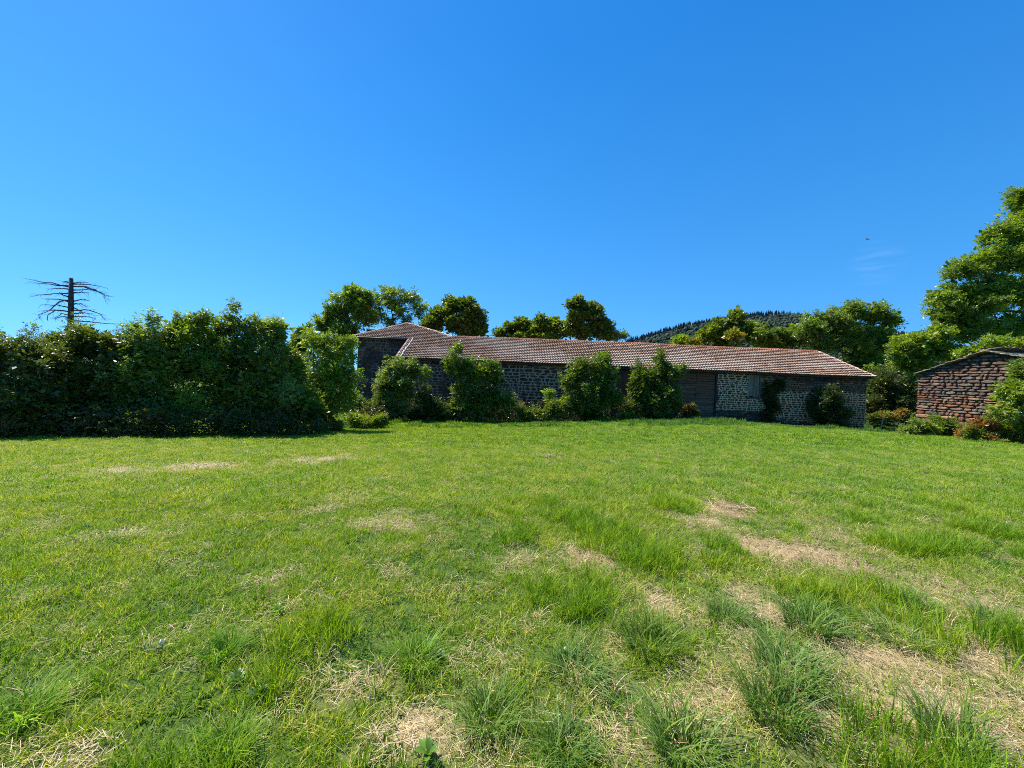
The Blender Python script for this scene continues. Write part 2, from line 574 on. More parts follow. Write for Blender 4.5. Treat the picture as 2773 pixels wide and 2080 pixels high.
far_c = variants('far_tuft', [dict(nb=70, radius=.32, hmin=.06, hmax=.12, wid=.018, lean=.9, cols=gc, seg=2),
                              dict(nb=70, radius=.32, hmin=.05, hmax=.11, wid=.020, lean=1.1, cols=gc + g_dry[:1], seg=2),
                              dict(nb=70, radius=.30, hmin=.07, hmax=.16, wid=.018, lean=.9, cols=gc, seg=2),
                              dict(nb=50, radius=.30, hmin=.10, hmax=.22, wid=.045, lean=.8, cols=[(.12, .22, .03), (.09, .17, .03)], seg=2)], M_grass)
straw_c = variants('straw_bits', [dict(nb=44, radius=.11, hmin=.025, hmax=.09, wid=.0032, lean=0, cols=s_cols, flat=True, seg=1),
                                  dict(nb=44, radius=.12, hmin=.02, hmax=.08, wid=.0036, lean=0, cols=s_cols, flat=True, seg=1),
                                  dict(nb=10, radius=.06, hmin=.06, hmax=.16, wid=.0035, lean=1.2, cols=s_cols, seg=3)], M_straw)


def wedge(n, y0, y1, umax=1.62):
    y = np.sqrt(rng.uniform(y0 ** 2, y1 ** 2, n))
    u = rng.uniform(-umax, umax, n)
    return u * y, y


def front_limit(x, y):
    """keep grass in front of the hedge, in front of and just around the barn"""
    return np.ones(len(x), bool)


def grow(name, coll, n, y0, y1, hs, wsz, nvar, seed, special=None):
    x, y = wedge(n, y0, y1)
    s = straw_amount(x, y)
    keep = rng.uniform(size=n) > s * 1.15
    x, y, s = x[keep], y[keep], s[keep]
    clump = fbm(x * 1.6, y * 1.6, 11, 3)
    cl2 = fbm(x * .5 + 9, y * .5, 21, 3)
    tall = np.clip((clump - .48) * 5, 0, 1) * np.clip(1.15 - y / 8.5, .12, 1) * np.clip(.5 + (x + .5) / 6, .22, 1)
    bankh = np.where((y > 25.5) & (x > -9), 1.0 + 1.1 * np.clip((fbm(x * .7, y * .7, 133, 3) - .45) * 5, 0, 1), 1.0)
    h = bankh * (hs * (.65 + .6 * rng.uniform(size=len(x))) * (.8 + .5 * cl2)) * (1 + 1.0 * tall)
    idx = rng.integers(0, nvar, len(x))
    if special:
        idx = special(x, y, tall, clump, idx)
    z = G(x, y)
    rot = np.c_[rng.normal(size=len(x)) * .12, rng.normal(size=len(x)) * .12, rng.uniform(0, 6.283, len(x))]
    w = wsz * (.8 + .4 * rng.uniform(size=len(x)))
    return scatter(name, coll, np.c_[x, y, z - .005], rot, np.c_[w, w, h], idx, kind='stuff', label='short green meadow grass with paler and drier patches')


def sp_near(x, y, tall, clump, idx):
    r = rng.uniform(size=len(x))
    idx = np.where(idx >= 4, idx - 4, idx)
    idx = np.where((tall > .25) & (r < .7), 4, idx)
    weed = (fbm(x * 2.5 + 31, y * 2.5, 91, 3) > .60) & (r > .55)
    return np.where(weed, 5, idx)


def sp_far(x, y, tall, clump, idx):
    # rough nettly growth on the bank at the barn's foot
    qx, qy = proj(np.c_[x, y, G(x, y)])
    bank = (y > 25.5) & (qx > 900) & (fbm(x * .9, y * .9, 33, 3) > .47)
    idx = np.where(idx == 3, 0, idx)
    return np.where(bank & (rng.uniform(size=len(x)) < .75), 3, idx)


grow('grass', near_c, 17500, .7, 6.2, 1.0, 1.0, 6, 1, sp_near)
grow('grass', mid_c, 24000, 5.6, 14.5, 1.0, 1.0, 4, 2)
grow('grass', far_c, 34000, 13.5, 44, 1.0, 1.0, 4, 3, sp_far)
# straw
x, y = wedge(90000, .8, 15)
s = straw_amount(x, y)
k = rng.uniform(size=len(x)) < s * np.clip(1.3 - y / 16, .3, 1) * .55 + .03
x, y = x[k], y[k]
scatter('straw', straw_c, np.c_[x, y, G(x, y) + .004], np.c_[np.zeros((len(x), 2)), rng.uniform(0, 6.28, len(x))],
        np.c_[np.ones((len(x), 1)) * (1 + y[:, None] * .05), np.ones((len(x), 1)) * (1 + y[:, None] * .05), np.ones(len(x))],
        rng.choice([0, 0, 1, 1, 2], len(x)), kind='stuff', label='dry pale straw and thatch lying between the green tufts')


# ------------------------------------------------------------------ foliage
def unit(v):
    return v / (np.linalg.norm(v, axis=-1, keepdims=True) + 1e-9)


def leaves_from_clumps(clumps, nleaf, size, cols, r, per=6, droop=.15, asp=.42, spread=1.0, flat=.8):
    """clumps: (n,4) centre+radius. Twigs of `per` leaves, each leaf one folded-looking pointed quad."""
    nt = max(1, nleaf // per)
    w = clumps[:, 3] ** 1.7; w = w / w.sum()
    ci = r.choice(len(clumps), nt, p=w)
    c = clumps[ci]
    d = unit(r.normal(size=(nt, 3)))
    rad = c[:, 3:4] * (r.uniform(size=(nt, 1)) ** .45)
    rad = rad * np.where(r.uniform(size=(nt, 1)) < .16, 1.6, 1.0)
    d2 = d * np.array([1.1, 1.1, flat])
    o = c[:, :3] + d2 * rad * spread
    td = unit(d * .8 + r.normal(size=(nt, 3)) * .55 + np.array([0, 0, .35 - droop]))
    up = unit(r.normal(size=(nt, 3)) * .45 + np.array([0, 0, 1.0]))
    side = unit(np.cross(td, up)); nrm = np.cross(side, td)
    ccol = np.array([2.05, 1.72, 1.1]) * np.array(cols)[(lattice(ci, ci * 3, 5) * len(cols)).astype(int) % len(cols)] * (.8 + .4 * lattice(ci, ci, 9))[:, None]
    Vs = []; Cs = []
    for k in range(per):
        u = (k // 2 + .6) / (per / 2)
        sg = 1 if k % 2 else -1
        if k == per - 1:
            ax = unit(td + r.normal(size=(nt, 3)) * .15)
        else:
            ax = unit(td * .55 + side * sg * .9 + np.array([0, 0, -droop]) + r.normal(size=(nt, 3)) * .25)
        ln = size * (.7 + .6 * r.uniform(size=(nt, 1)))
        b = o + td * u * size * per * .33 - np.array([0, 0, 1.0]) * (u ** 2) * droop * size * 2
        nn = unit(nrm + r.normal(size=(nt, 3)) * .85)
        wv = unit(np.cross(ax, nn)) * ln * asp * .5
        m = b + ax * ln * .45 + nn * ln * .05
        q = np.stack([b, m + wv, b + ax * ln, m - wv], 1)
        Vs.append(q.reshape(-1, 3))
        cc = ccol * (.75 + .5 * r.uniform(size=(nt, 1)))
        Cs.append(np.repeat(cc, 4, 0))
    V = np.concatenate(Vs); C = np.concatenate(Cs)
    Fq = np.arange(len(V)).reshape(-1, 4)
    return V, Fq, C


def clumps_from_blobs(blobs, r, k=1.0, rc=.25, fill=.5):
    out = []
    for (cx, cy, cz, rx, ry, rz) in blobs:
        m = int(max(5, 17 * k))
        d = unit(r.normal(size=(m, 3)))
        u = r.uniform(size=(m, 1)) ** fill * r.uniform(.8, 1.22, size=(m, 1))
        p = np.array([cx, cy, cz]) + d * u * np.array([rx, ry, rz]) * .84
        rr = rc * .8 * (rx + ry + rz) / 3 * r.uniform(.55, 1.45, size=(m, 1))
        out.append(np.c_[p, rr])
    return np.concatenate(out)


def blobs_px(lst, Y, deep=1.0, dy=0):
    s = Y / 1042
    out = []
    for b in lst:
        px, py, rx, ry = b[:4]
        off = b[4] if len(b) > 4 else 0
        p = P(px, py, Y + off)
        s = (Y + off) / 1042
        out.append((p[0], p[1], p[2], rx * s, (rx + ry) / 2 * s * deep, ry * s))
    return out


G_ash = [(.085, .145, .025), (.10, .17, .03), (.07, .12, .025), (.12, .18, .035)]
G_maple = [(.060, .105, .020), (.078, .12, .022), (.045, .085, .018), (.085, .12, .02)]
G_dark = [(.055, .10, .022), (.075, .125, .024), (.06, .11, .03), (.095, .14, .03)]
G_pale = [(.13, .19, .07), (.10, .16, .05), (.15, .21, .09), (.11, .17, .035)]
G_bright = [(.12, .19, .02), (.10, .17, .02), (.15, .21, .025), (.08, .14, .02)]
G_autumn = [(.12, .13, .03), (.10, .13, .03), (.15, .09, .03), (.08, .12, .03)]
G_red = [(.12, .065, .03), (.11, .075, .03), (.09, .095, .03), (.08, .11, .03)]
G_yellow = [(.17, .155, .02), (.14, .15, .02), (.10, .13, .02)]
allplants = []


def plant(name, label, cat, footpx, Y, blist, nleaf, size, cols, group=None, tree=True, k=1.0, rc=.34, fill=.5, deep=1.0,
          per=6, droop=.15, asp=.42, trunk_r=None, bark=(.07, .055, .04), stems=1, limbs=22, seed=None, foot=None, spread=1.0, core=1.0, shoots=1.0):
    sd_ = seed if seed is not None else len(allplants) + 50
    allplants.append(name)
    r = np.random.default_rng(sd_)
    bl = blobs_px(blist, Y, deep)
    if foot is None:
        x = P(footpx, 1150, Y)[0]; foot = (x, Y)
    fz = g1(*foot) - .05
    root = thing(name, label, cat, (foot[0], foot[1], fz), 0, group)
    org = np.array([foot[0], foot[1], fz])
    lob = []
    for b in bl:                       # break round masses into smaller uneven lobes
        lob.append((b[0], b[1], b[2], b[3] * .80, b[4] * .8, b[5] * .80))
        for _ in range(3):
            d = unit(r.normal(size=3))
            f_ = r.uniform(.30, .52)
            lob.append((b[0] + d[0] * b[3] * .66, b[1] + d[1] * b[4] * .66, b[2] + d[2] * b[5] * .66, b[3] * f_, b[4] * f_, b[5] * f_))
    cl = np.concatenate([clumps_from_blobs(lob[0::4], r, k * .6, rc, fill), clumps_from_blobs([q_ for j_, q_ in enumerate(lob) if j_ % 4], r, k * .42, rc * 1.25, fill)])
    sh_ = []
    ba0 = np.array(bl)
    for q in range(int(len(bl) * (1.3 if tree else 2.2) * shoots)):
        b = ba0[r.integers(len(ba0))]
        d = unit(r.normal(size=3) * np.array([1, 1, .8]) + (np.array([0, 0, .5]) if tree else np.array([0, 0, 1.3])))
        mr = (b[3] + b[5]) / 2
        st = np.array([b[0], b[1], b[2]]) + d * b[3:6] * .8
        grow_ = unit(d + (np.array([0, 0, .4]) if tree else np.array([0, 0, 1.2])))
        Lg = mr * r.uniform(.25, .6) * (1.5 if shoots > 1.5 else 1)
        for j in range(4):
            sh_.append((*(st + grow_ * Lg * j / 3), mr * (.20, .16, .12, .07)[j]))
    if sh_:
        cl = np.concatenate([cl, np.array(sh_)])
    mult, sm = (1.6, 1.0) if tree else (1.55, 1.1)
    if name == 'elder_shrub':
        cols = [tuple(.8 * q_ for q_ in c_) for c_ in cols]
    V, Fq, C = leaves_from_clumps(cl, int(nleaf * mult), size * sm, cols, r, per, droop, asp, spread, .62 if tree else .85)
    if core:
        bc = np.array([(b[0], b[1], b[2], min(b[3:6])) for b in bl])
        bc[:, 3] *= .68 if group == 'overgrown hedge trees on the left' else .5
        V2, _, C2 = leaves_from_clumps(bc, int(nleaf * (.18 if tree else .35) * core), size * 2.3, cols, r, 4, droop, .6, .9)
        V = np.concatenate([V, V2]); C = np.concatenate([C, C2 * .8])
    ground = G(V[::4, 0], V[::4, 1], False)
    ok = (V.reshape(-1, 4, 3)[:, :, 2].min(1) > ground - .02)
    V = V.reshape(-1, 4, 3)[ok].reshape(-1, 3); C = C.reshape(-1, 4, 3)[ok].reshape(-1, 3)
    Fq = np.arange(len(V)).reshape(-1, 4)
    me = mesh_np('crown', V - org, Fq, C)
    link('crown' if tree else 'foliage', me, root, M_leaf)
    # wood
    mb = MB()
    ba = np.array(bl)
    cen = (ba[:, :3] * ba[:, 3:4]).sum(0) / ba[:, 3].sum()
    top = ba[np.argmax(ba[:, 2] + ba[:, 5])]
    H = top[2] + top[5] * .6 - fz
    tr = trunk_r or (max(.02, H * .022) if tree else min(.032, H * .012))
    if not tree:
        limbs = min(limbs, 14)
    if tree:
        f0 = org.copy(); t1 = np.array([top[0], top[1], top[2] + top[5] * .3])
        pts = []
        for j in range(7):
            u = j / 6
            p = f0 * (1 - u) + t1 * u + r.normal(size=3) * .02 * H * (u > 0) * (u < 1)
            pts.append(p - org)
        mb.tube(pts, [tr * (1.25 if j == 0 else 1 - .13 * j) for j in range(7)], 8)
        pts = np.array(pts)
        sel = cl[r.permutation(len(cl))[:limbs]]
        for q in sel:
            h = q[2] - fz
            u = np.clip((h - .35 * np.hypot(q[0] - pts[3][0] - org[0], q[1] - org[1])) / H, .22, .92)
            b = f0 * (1 - u) + t1 * u - org
            jj = u * 6; lo = int(min(5, jj)); b = pts[lo] * (1 - (jj - lo)) + pts[lo + 1] * (jj - lo)
            e = q[:3] - org
            m = b * .45 + e * .55 + np.array([0, 0, -.06 * np.linalg.norm(e - b)]) + r.normal(size=3) * .03 * H
            rr = tr * .42 * (1 - u * .55)
            mb.tube([b, b * .75 + m * .25 + r.normal(size=3) * .01 * H, m, e], [rr, rr * .8, rr * .5, rr * .12], 5)
            for _ in range(3):
                e2 = e + unit(r.normal(size=3) + np.array([0, 0, .3])) * q[3] * .8
                mb.tube([m * .4 + e * .6, e2], [rr * .28, rr * .06], 4, cap=False)
    else:
        sel = cl[r.permutation(len(cl))[:limbs]]
        for q in sel:
            e = q[:3] - org
            b = np.array([e[0] * .06 + r.normal() * .02, e[1] * .06 + r.normal() * .02, 0])
            gz = g1(b[0] + org[0], b[1] + org[1]) - org[2] - .05
            b[2] = gz
            m = b * .4 + e * .6 + np.array([0, 0, .08 * e[2]])
            rr = max(.012, tr * .5)
            mb.tube([b, m, e + (e - m) * .25], [rr, rr * .65, rr * .15], 5)
    link('trunk' if tree else 'stem', mb.mesh('wood', True), root, M_bark).color = (*bark, 1)
    return root


# ---- the hedge on the left
HG = 'overgrown hedge trees on the left'
plant('hedge_tree', 'dense dark shrub at the very left edge with pale leaf tips above', 'shrub', 40, 15.2,
      [(20, 958, 95, 52), (100, 975, 80, 52), (-70, 975, 90, 80), (20, 1060, 100, 95), (110, 1080, 80, 90), (-60, 1090, 90, 90)],
      22000, .085, [(.05, .075, .02), (.04, .065, .02), (.06, .085, .025), (.10, .12, .05)], HG, False, limbs=26, k=1.4)
plant('hedge_tree', 'rounded ivy covered mound of leaves right below the bare dead trunk', 'shrub', 200, 17.0,
      [(215, 925, 70, 58), (150, 955, 70, 60), (275, 935, 70, 55), (200, 1030, 100, 90), (280, 1050, 80, 90), (200, 1120, 110, 70)],
      24000, .085, [(.07, .10, .02), (.055, .085, .018), (.085, .11, .02), (.06, .09, .02)], HG, False, limbs=26, k=1.4)
plant('hedge_tree', 'bushy hedge tree with a row of small leafy tips right of the dead trunk', 'shrub', 350, 17.6,
      [(325, 955, 60, 48), (385, 930, 50, 56), (415, 862, 10, 26), (412, 905, 20, 32), (350, 1010, 90, 90), (400, 970, 60, 60), (430, 1000, 50, 44), (330, 1100, 80, 80), (400, 1060, 70, 90), (365, 890, 14, 20)],
      20000, .085, G_ash + G_pale[:3], HG, False, limbs=26, k=1.3)
plant('hedge_tree', 'hedge tree with two dark upright shoots above its crown', 'shrub', 480, 18.6,
      [(470, 915, 52, 48), (520, 900, 52, 55), (487, 862, 9, 24), (492, 885, 16, 26), (533, 868, 15, 22), (556, 858, 15, 20), (470, 990, 80, 80), (540, 980, 50, 70), (480, 985, 60, 40), (560, 1000, 50, 40), (430, 950, 50, 50), (520, 1090, 90, 85), (440, 1100, 70, 80)],
      21000, .085, G_ash + G_bright[:1] + G_dark[:1], HG, False, limbs=26, k=1.3)
plant('hedge_tree', 'tallest dark hedge tree with a pointed leafy tip', 'shrub', 640, 19.6,
      [(637, 838, 12, 26), (630, 880, 36, 34), (680, 890, 35, 42), (590, 895, 42, 42), (630, 950, 80, 70), (570, 950, 50, 60), (690, 960, 50, 60), (650, 1000, 70, 44), (720, 985, 40, 40), (610, 1040, 90, 80), (670, 1060, 80, 80), (620, 1120, 90, 60)],
      23000, .09, G_dark + G_ash[:1], HG, False, limbs=30, k=1.3)
plant('hedge_tree', 'hedge tree with feathery silvery leaves on the right of the tallest hedge tree', 'shrub', 735, 20.5,
      [(720, 885, 22, 26), (748, 888, 24, 28), (735, 925, 36, 38), (765, 950, 18, 30), (730, 1010, 56, 68), (700, 1090, 60, 60), (770, 1060, 45, 60), (740, 1110, 60, 50)],
      17000, .10, G_pale + G_ash[:1], HG, False, shoots=2.0, limbs=26, k=1.2, droop=.4, asp=.28)
plant('hedge_tree', 'yellow green young ash left of the barn in front of the airy tree', 'tree', 860, 24,
      [(850, 925, 40, 42), (895, 935, 42, 48), (935, 930, 26, 42), (860, 1000, 70, 60), (925, 1010, 44, 66), (945, 970, 22, 60), (950, 1045, 24, 56), (900, 1090, 66, 50), (850, 1070, 50, 60), (890, 1040, 60, 50), (940, 1080, 28, 50), (830, 1060, 45, 45)],
      21000, .105, G_bright + G_pale[:1], HG, True, limbs=24, k=1.3, trunk_r=.07)
plant('hedge_tree', 'dark bushy shrub filling the hedge between the silvery tree and the young ash', 'shrub', 805, 21.5,
      [(800, 1010, 30, 44), (790, 968, 30, 26), (790, 1060, 42, 56), (830, 1090, 46, 44), (780, 1120, 60, 40), (850, 1120, 40, 34)], 9000, .10, G_dark + G_bright[:1], HG, False, k=1.1)
plant('hedge_shrub', 'small dark tree filling the dip between the hedge and the airy tree', 'shrub', 815, 30,
      [(815, 925, 22, 30), (835, 905, 20, 20), (800, 960, 32, 40)], 5000, .15, G_maple, HG, True)
# undergrowth along the foot of the hedge
r = np.random.default_rng(5)
cl = []
for k in range(420):
    u = r.uniform()
    px = -120 + 1010 * u
    Yk = np.interp(px, [-120, 0, 400, 700, 850, 890], [13.6, 14.1, 15.9, 18.4, 20.6, 21.6]) + r.uniform(0, 1.3)
    xx = P(px, 1170, Yk)[0]
    hgt = r.uniform() ** 1.3 * 1.15
    cl.append((xx, Yk, g1(xx, Yk) + hgt, r.uniform(.22, .42)))
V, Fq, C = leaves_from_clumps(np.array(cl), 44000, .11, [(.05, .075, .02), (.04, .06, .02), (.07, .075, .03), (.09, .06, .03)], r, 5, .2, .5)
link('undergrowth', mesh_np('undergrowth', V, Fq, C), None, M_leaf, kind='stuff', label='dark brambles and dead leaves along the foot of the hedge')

cl = []
for k in range(300):
    px = r.uniform(935, 1850)
    Yk = r.uniform(31.3, 33.6) if px > 1030 else r.uniform(28.5, 32)
    xx = P(px, 1150, Yk)[0]
    cl.append((xx, Yk, g1(xx, Yk) + r.uniform() ** 1.2 * 1.5, r.uniform(.3, .6)))
for k in range(110):
    px = r.uniform(1950, 2350)
    if r.uniform() < .4:
        px = r.normal() * 14 + (2092 if r.uniform() < .5 else 2255)
    Yk = r.uniform(34.6, 35.3)
    xx = P(px, 1150, Yk)[0]
    cl.append((xx, Yk, g1(xx, Yk) + r.uniform() ** 1.5 * .7, r.uniform(.15, .35)))
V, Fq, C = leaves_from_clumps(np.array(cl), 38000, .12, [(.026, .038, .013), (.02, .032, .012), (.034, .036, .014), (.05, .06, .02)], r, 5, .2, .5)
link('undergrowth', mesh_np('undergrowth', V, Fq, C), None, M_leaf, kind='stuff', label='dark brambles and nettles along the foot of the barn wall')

# ---- trees behind the barn
BG = 'trees standing behind the barn'
plant('ash_tree', 'airy light green tree rising left of the barn roof peak', 'tree', 930, 50,
      [(955, 815, 48, 44), (915, 850, 45, 42), (985, 850, 38, 42), (885, 880, 36, 36), (940, 900, 60, 44), (955, 789, 28, 18), (990, 810, 24, 26), (900, 950, 60, 50)],
      17000, .24, G_ash, BG, True, k=1.3, rc=.3, fill=.45, limbs=36)
plant('ash_tree', 'thin crowned tree with sky and bare limbs showing behind the roof peak', 'tree', 1070, 52,
      [(1065, 800, 40, 26), (1110, 810, 36, 30), (1035, 822, 30, 30), (1140, 842, 24, 26), (1080, 835, 42, 26), (1025, 860, 22, 26), (1100, 866, 30, 18), (1055, 870, 20, 18)],
      8200, .24, G_pale[1:] + G_dark[:1], BG, True, core=.25, k=1.2, rc=.26, fill=.4, limbs=50, trunk_r=.16, bark=(.03, .025, .02))
plant('maple_tree', 'dense dark maple right of the roof peak', 'tree', 1250, 50,
      [(1228, 830, 30, 26), (1262, 826, 22, 20), (1285, 848, 26, 26), (1205, 845, 24, 30), (1290, 870, 30, 28), (1240, 880, 55, 36), (1300, 895, 24, 20), (1180, 860, 26, 34), (1165, 885, 30, 28), (1270, 905, 50, 20)],
      13500, .26, G_maple, BG, True, k=1.3, rc=.30, limbs=30, per=4, asp=.7)
plant('maple_tree', 'low rounded tree showing just above the ridge, left of two', 'tree', 1410, 52,
      [(1412, 878, 20, 22), (1385, 895, 28, 22), (1435, 893, 24, 24), (1350, 905, 22, 12), (1410, 912, 60, 18)], 6500, .25, G_maple, BG, True, k=1.2, per=4, asp=.7)
plant('maple_tree', 'low rounded tree showing just above the ridge, right of two', 'tree', 1470, 51,
      [(1468, 876, 24, 22), (1490, 893, 26, 22), (1450, 900, 24, 20), (1505, 878, 12, 14), (1480, 915, 50, 14)], 6000, .25, G_maple + G_bright[:1], BG, True, k=1.2, per=4, asp=.7)
plant('maple_tree', 'taller dark maple with a ragged top and sky gaps above mid roof', 'tree', 1590, 50,
      [(1566, 815, 15, 10), (1545, 824, 14, 7), (1575, 835, 30, 20), (1605, 840, 28, 20), (1560, 860, 34, 26), (1610, 868, 38, 30), (1635, 890, 26, 24), (1580, 900, 34, 24), (1640, 908, 34, 16), (1535, 893, 20, 22)],
      12500, .25, G_maple + G_dark, BG, True, k=1.2, rc=.28, fill=.4, limbs=36, per=4, asp=.7)
plant('sapling', 'thin sapling tips at the right foot of the ragged maple', 'tree', 1675, 49,
      [(1672, 905, 12, 14), (1690, 910, 12, 10), (1660, 912, 14, 14)], 1100, .22, G_dark, BG, True, k=.6, rc=.3, core=0)
plant('maple_tree', 'broad bright green tree with some yellow leaves before the wooded hill', 'tree', 1990, 52,
      [(1992, 850, 14, 16), (1985, 872, 34, 26), (1945, 885, 36, 28), (1920, 905, 36, 28), (1990, 905, 50, 32), (2035, 898, 30, 28), (2070, 920, 34, 22), (1960, 930, 60, 20)],
      15000, .25, G_bright[:1] + G_maple + G_bright[3:] + G_maple, BG, True, k=1.3, limbs=26, per=4, asp=.6)
plant('yellow_bush', 'yellow leaved treetop peeping over the ridge at mid right', 'tree', 1880, 50,
      [(1885, 925, 18, 8), (1868, 928, 10, 6)], 900, .2, G_yellow, BG, True, k=.6)
plant('yellow_bush', 'sprays of yellow leaves inside the broad bright green tree', 'tree', 1995, 48.6,
      [(1985, 903, 16, 7), (2008, 908, 12, 6), (1978, 911, 12, 5)], 700, .2, G_yellow, BG, True, k=.5)
plant('pale_tree', 'pale green round treetop above the ridge under the hill', 'tree', 1848, 56,
      [(1848, 922, 24, 14), (1835, 930, 20, 10)], 1800, .24, G_pale[1:2] + G_bright[:2], BG, True, k=.7, per=4)
plant('maple_tree', 'rounded tree between the broad bright tree and the big dark tree', 'tree', 2105, 50,
      [(2105, 908, 32, 24), (2140, 915, 28, 26), (2100, 935, 50, 18), (2155, 900, 34, 22), (2180, 925, 40, 22), (2060, 905, 30, 24)], 5000, .25, G_maple + G_bright[:1], BG, True, k=1.0, per=4)
plant('ash_tree', 'big spreading ash over the right end of the barn', 'tree', 2320, 47,
      [(2310, 845, 52, 30), (2250, 865, 55, 34), (2365, 850, 48, 30), (2410, 870, 34, 26), (2200, 895, 50, 34), (2290, 905, 70, 45), (2380, 920, 60, 50), (2330, 980, 70, 55), (2400, 1000, 70, 60), (2230, 935, 50, 20),
       (2430, 1060, 60, 60), (2390, 1080, 40, 40), (2460, 990, 40, 50), (2420, 1010, 50, 40, -5), (2380, 1060, 40, 34, -4)],  # lobes offset towards the camera are added to shade the gap below
      34000, .24, G_ash[:1] + G_dark + G_ash[1:2], BG, True, k=1.4, rc=.3, limbs=36)
RG = 'trees and bushes on the right'
plant('ash_tree', 'huge light green tree cut off by the right edge of the photo', 'tree', 2730, 31,
      [(2800, 560, 75, 70), (2755, 620, 60, 55), (2700, 640, 45, 45), (2720, 700, 75, 60), (2645, 715, 50, 50), (2600, 735, 50, 40), (2610, 800, 60, 50), (2560, 845, 48, 42), (2660, 820, 80, 60),
       (2750, 790, 80, 70), (2840, 700, 90, 120), (2640, 890, 80, 50), (2740, 880, 80, 50), (2850, 870, 90, 80), (2595, 905, 50, 35), (2690, 780, 70, 60), (2600, 860, 60, 40), (2770, 540, 40, 50), (2740, 700, 60, 60), (2560, 800, 40, 40), (2900, 560, 90, 90)],
      74000, .15, G_ash + G_bright[:2] + G_pale[1:2], RG, True, k=1.5, rc=.30, fill=.42, limbs=50, trunk_r=.4)
plant('bush', 'yellow green thicket left of the small stone barn roof', 'shrub', 2500, 30,
      [(2480, 925, 50, 35), (2540, 950, 55, 40), (2600, 960, 55, 30), (2480, 985, 50, 45), (2440, 950, 30, 40), (2540, 905, 40, 24)],
      14000, .15, G_bright + G_ash[:1], RG, True, k=1.3, trunk_r=.08)
plant('bush', 'bright green bush showing behind the small barn ridge', 'shrub', 2720, 24.5,
      [(2700, 935, 60, 16), (2760, 940, 60, 22), (2640, 955, 40, 15), (2820, 950, 60, 40)], 9000, .13, G_bright, RG, True, k=1.2, trunk_r=.06, foot=(37.5, 24.5))
plant('bush', 'tall thicket between both barns, its leaves coloured dark as if shaded', 'shrub', 2440, 40,
      [(2430, 1090, 60, 60), (2400, 1040, 50, 50), (2470, 1060, 40, 90), (2480, 1130, 40, 40), (2390, 1140, 70, 28), (2370, 1095, 34, 44)], 12000, .17, [(.03, .045, .015), (.035, .055, .018)], RG, True, k=1.2, trunk_r=.07)  # leaf colours darkened to put the gap's shade into the foliage
plant('bush', 'small golden leaved bush low in the gap between the barns', 'shrub', 2420, 38,
      [(2400, 1125, 30, 7), (2440, 1118, 34, 7), (2370, 1132, 20, 7)], 1500, .13, G_autumn, RG, False, k=1.0, limbs=8)

# ---- shrubs in front of the barn wall
SG = 'shrubs growing against the long barn wall'
plant('elder_shrub', 'pale leaved elder below the corner of the tiled roof', 'shrub', 1060, 31.5,
      [(1070, 1000, 34, 30), (1115, 1000, 18, 26), (1045, 1045, 26, 40), (1090, 1050, 34, 36), (1035, 1085, 24, 24), (1070, 1110, 40, 32), (1150, 1010, 10, 20)],
      11000, .15, G_pale[:3] + G_ash[1:], SG, False, shoots=3.0, core=.5, k=1.2, rc=.32, limbs=22, droop=.3, asp=.33)
plant('elder_shrub', 'tall elder with a yellow green tip reaching onto the roof', 'shrub', 1270, 31.3,
      [(1238, 945, 14, 18), (1225, 985, 26, 36), (1265, 1000, 30, 30), (1300, 1010, 34, 32), (1335, 1000, 20, 20), (1345, 1030, 18, 24), (1262, 1060, 46, 44), (1325, 1080, 46, 44), (1370, 1095, 24, 34), (1240, 1110, 50, 40), (1290, 1120, 70, 36)],
      17000, .15, G_dark + G_ash[:2] + G_bright[:1], SG, False, shoots=3.0, core=.5, k=1.2, rc=.32, limbs=30, droop=.25, asp=.36)
plant('elder_shrub', 'broad elder before the middle of the barn with flat flower heads', 'shrub', 1590, 31.6,
      [(1632, 970, 14, 18), (1615, 1000, 34, 24), (1570, 1005, 34, 24), (1545, 1030, 28, 26), (1640, 1020, 30, 34), (1600, 1060, 56, 38), (1655, 1075, 30, 44), (1590, 1110, 60, 34), (1540, 1090, 26, 30)],
      16000, .15, G_dark[1:2] + G_ash + G_maple[:1], SG, False, shoots=3.0, core=.5, k=1.2, rc=.32, limbs=28, droop=.25, asp=.4)
plant('elder_shrub', 'elder left of the big barn door with a tall thin tip', 'shrub', 1770, 31.9,
      [(1786, 970, 7, 22), (1795, 1000, 22, 18), (1750, 1020, 40, 30), (1815, 1015, 30, 26), (1845, 1000, 14, 8), (1730, 1050, 34, 30), (1790, 1065, 44, 40), (1770, 1105, 60, 34), (1720, 1100, 28, 30), (1825, 1090, 20, 30)],
      16000, .15, G_ash[:2] + G_dark + G_maple[1:2], SG, False, shoots=3.0, core=.5, k=1.2, rc=.32, limbs=28, droop=.25, asp=.4)
plant('bush', 'dark low shrub joining the pale elder and the tall elder', 'shrub', 1175, 31.8,
      [(1170, 1110, 34, 34), (1150, 1080, 20, 34), (1195, 1125, 34, 24), (1130, 1125, 30, 22)], 6000, .13, [(.04, .065, .02), (.05, .08, .02)], SG, False, limbs=10)
plant('bush', 'small dark shrub at the foot of the wall left of the pale elder', 'shrub', 985, 31,
      [(985, 1110, 34, 34), (1010, 1130, 30, 24), (960, 1090, 24, 30)], 5000, .13, G_dark, SG, False, limbs=10)
plant('weed_bush', 'low yellow and orange bush left of the barn, left of two', 'shrub', 885, 24,
      [(885, 1140, 34, 18), (905, 1155, 34, 14), (865, 1150, 22, 18)], 3800, .09, G_autumn + G_bright[:2], SG, False, limbs=10)
plant('weed_bush', 'low yellow green bush left of the barn, right of two', 'shrub', 975, 26,
      [(965, 1135, 30, 20), (1000, 1145, 34, 16), (1030, 1140, 22, 18)], 4200, .09, G_autumn[:2] + G_bright[:3], SG, False, limbs=10)
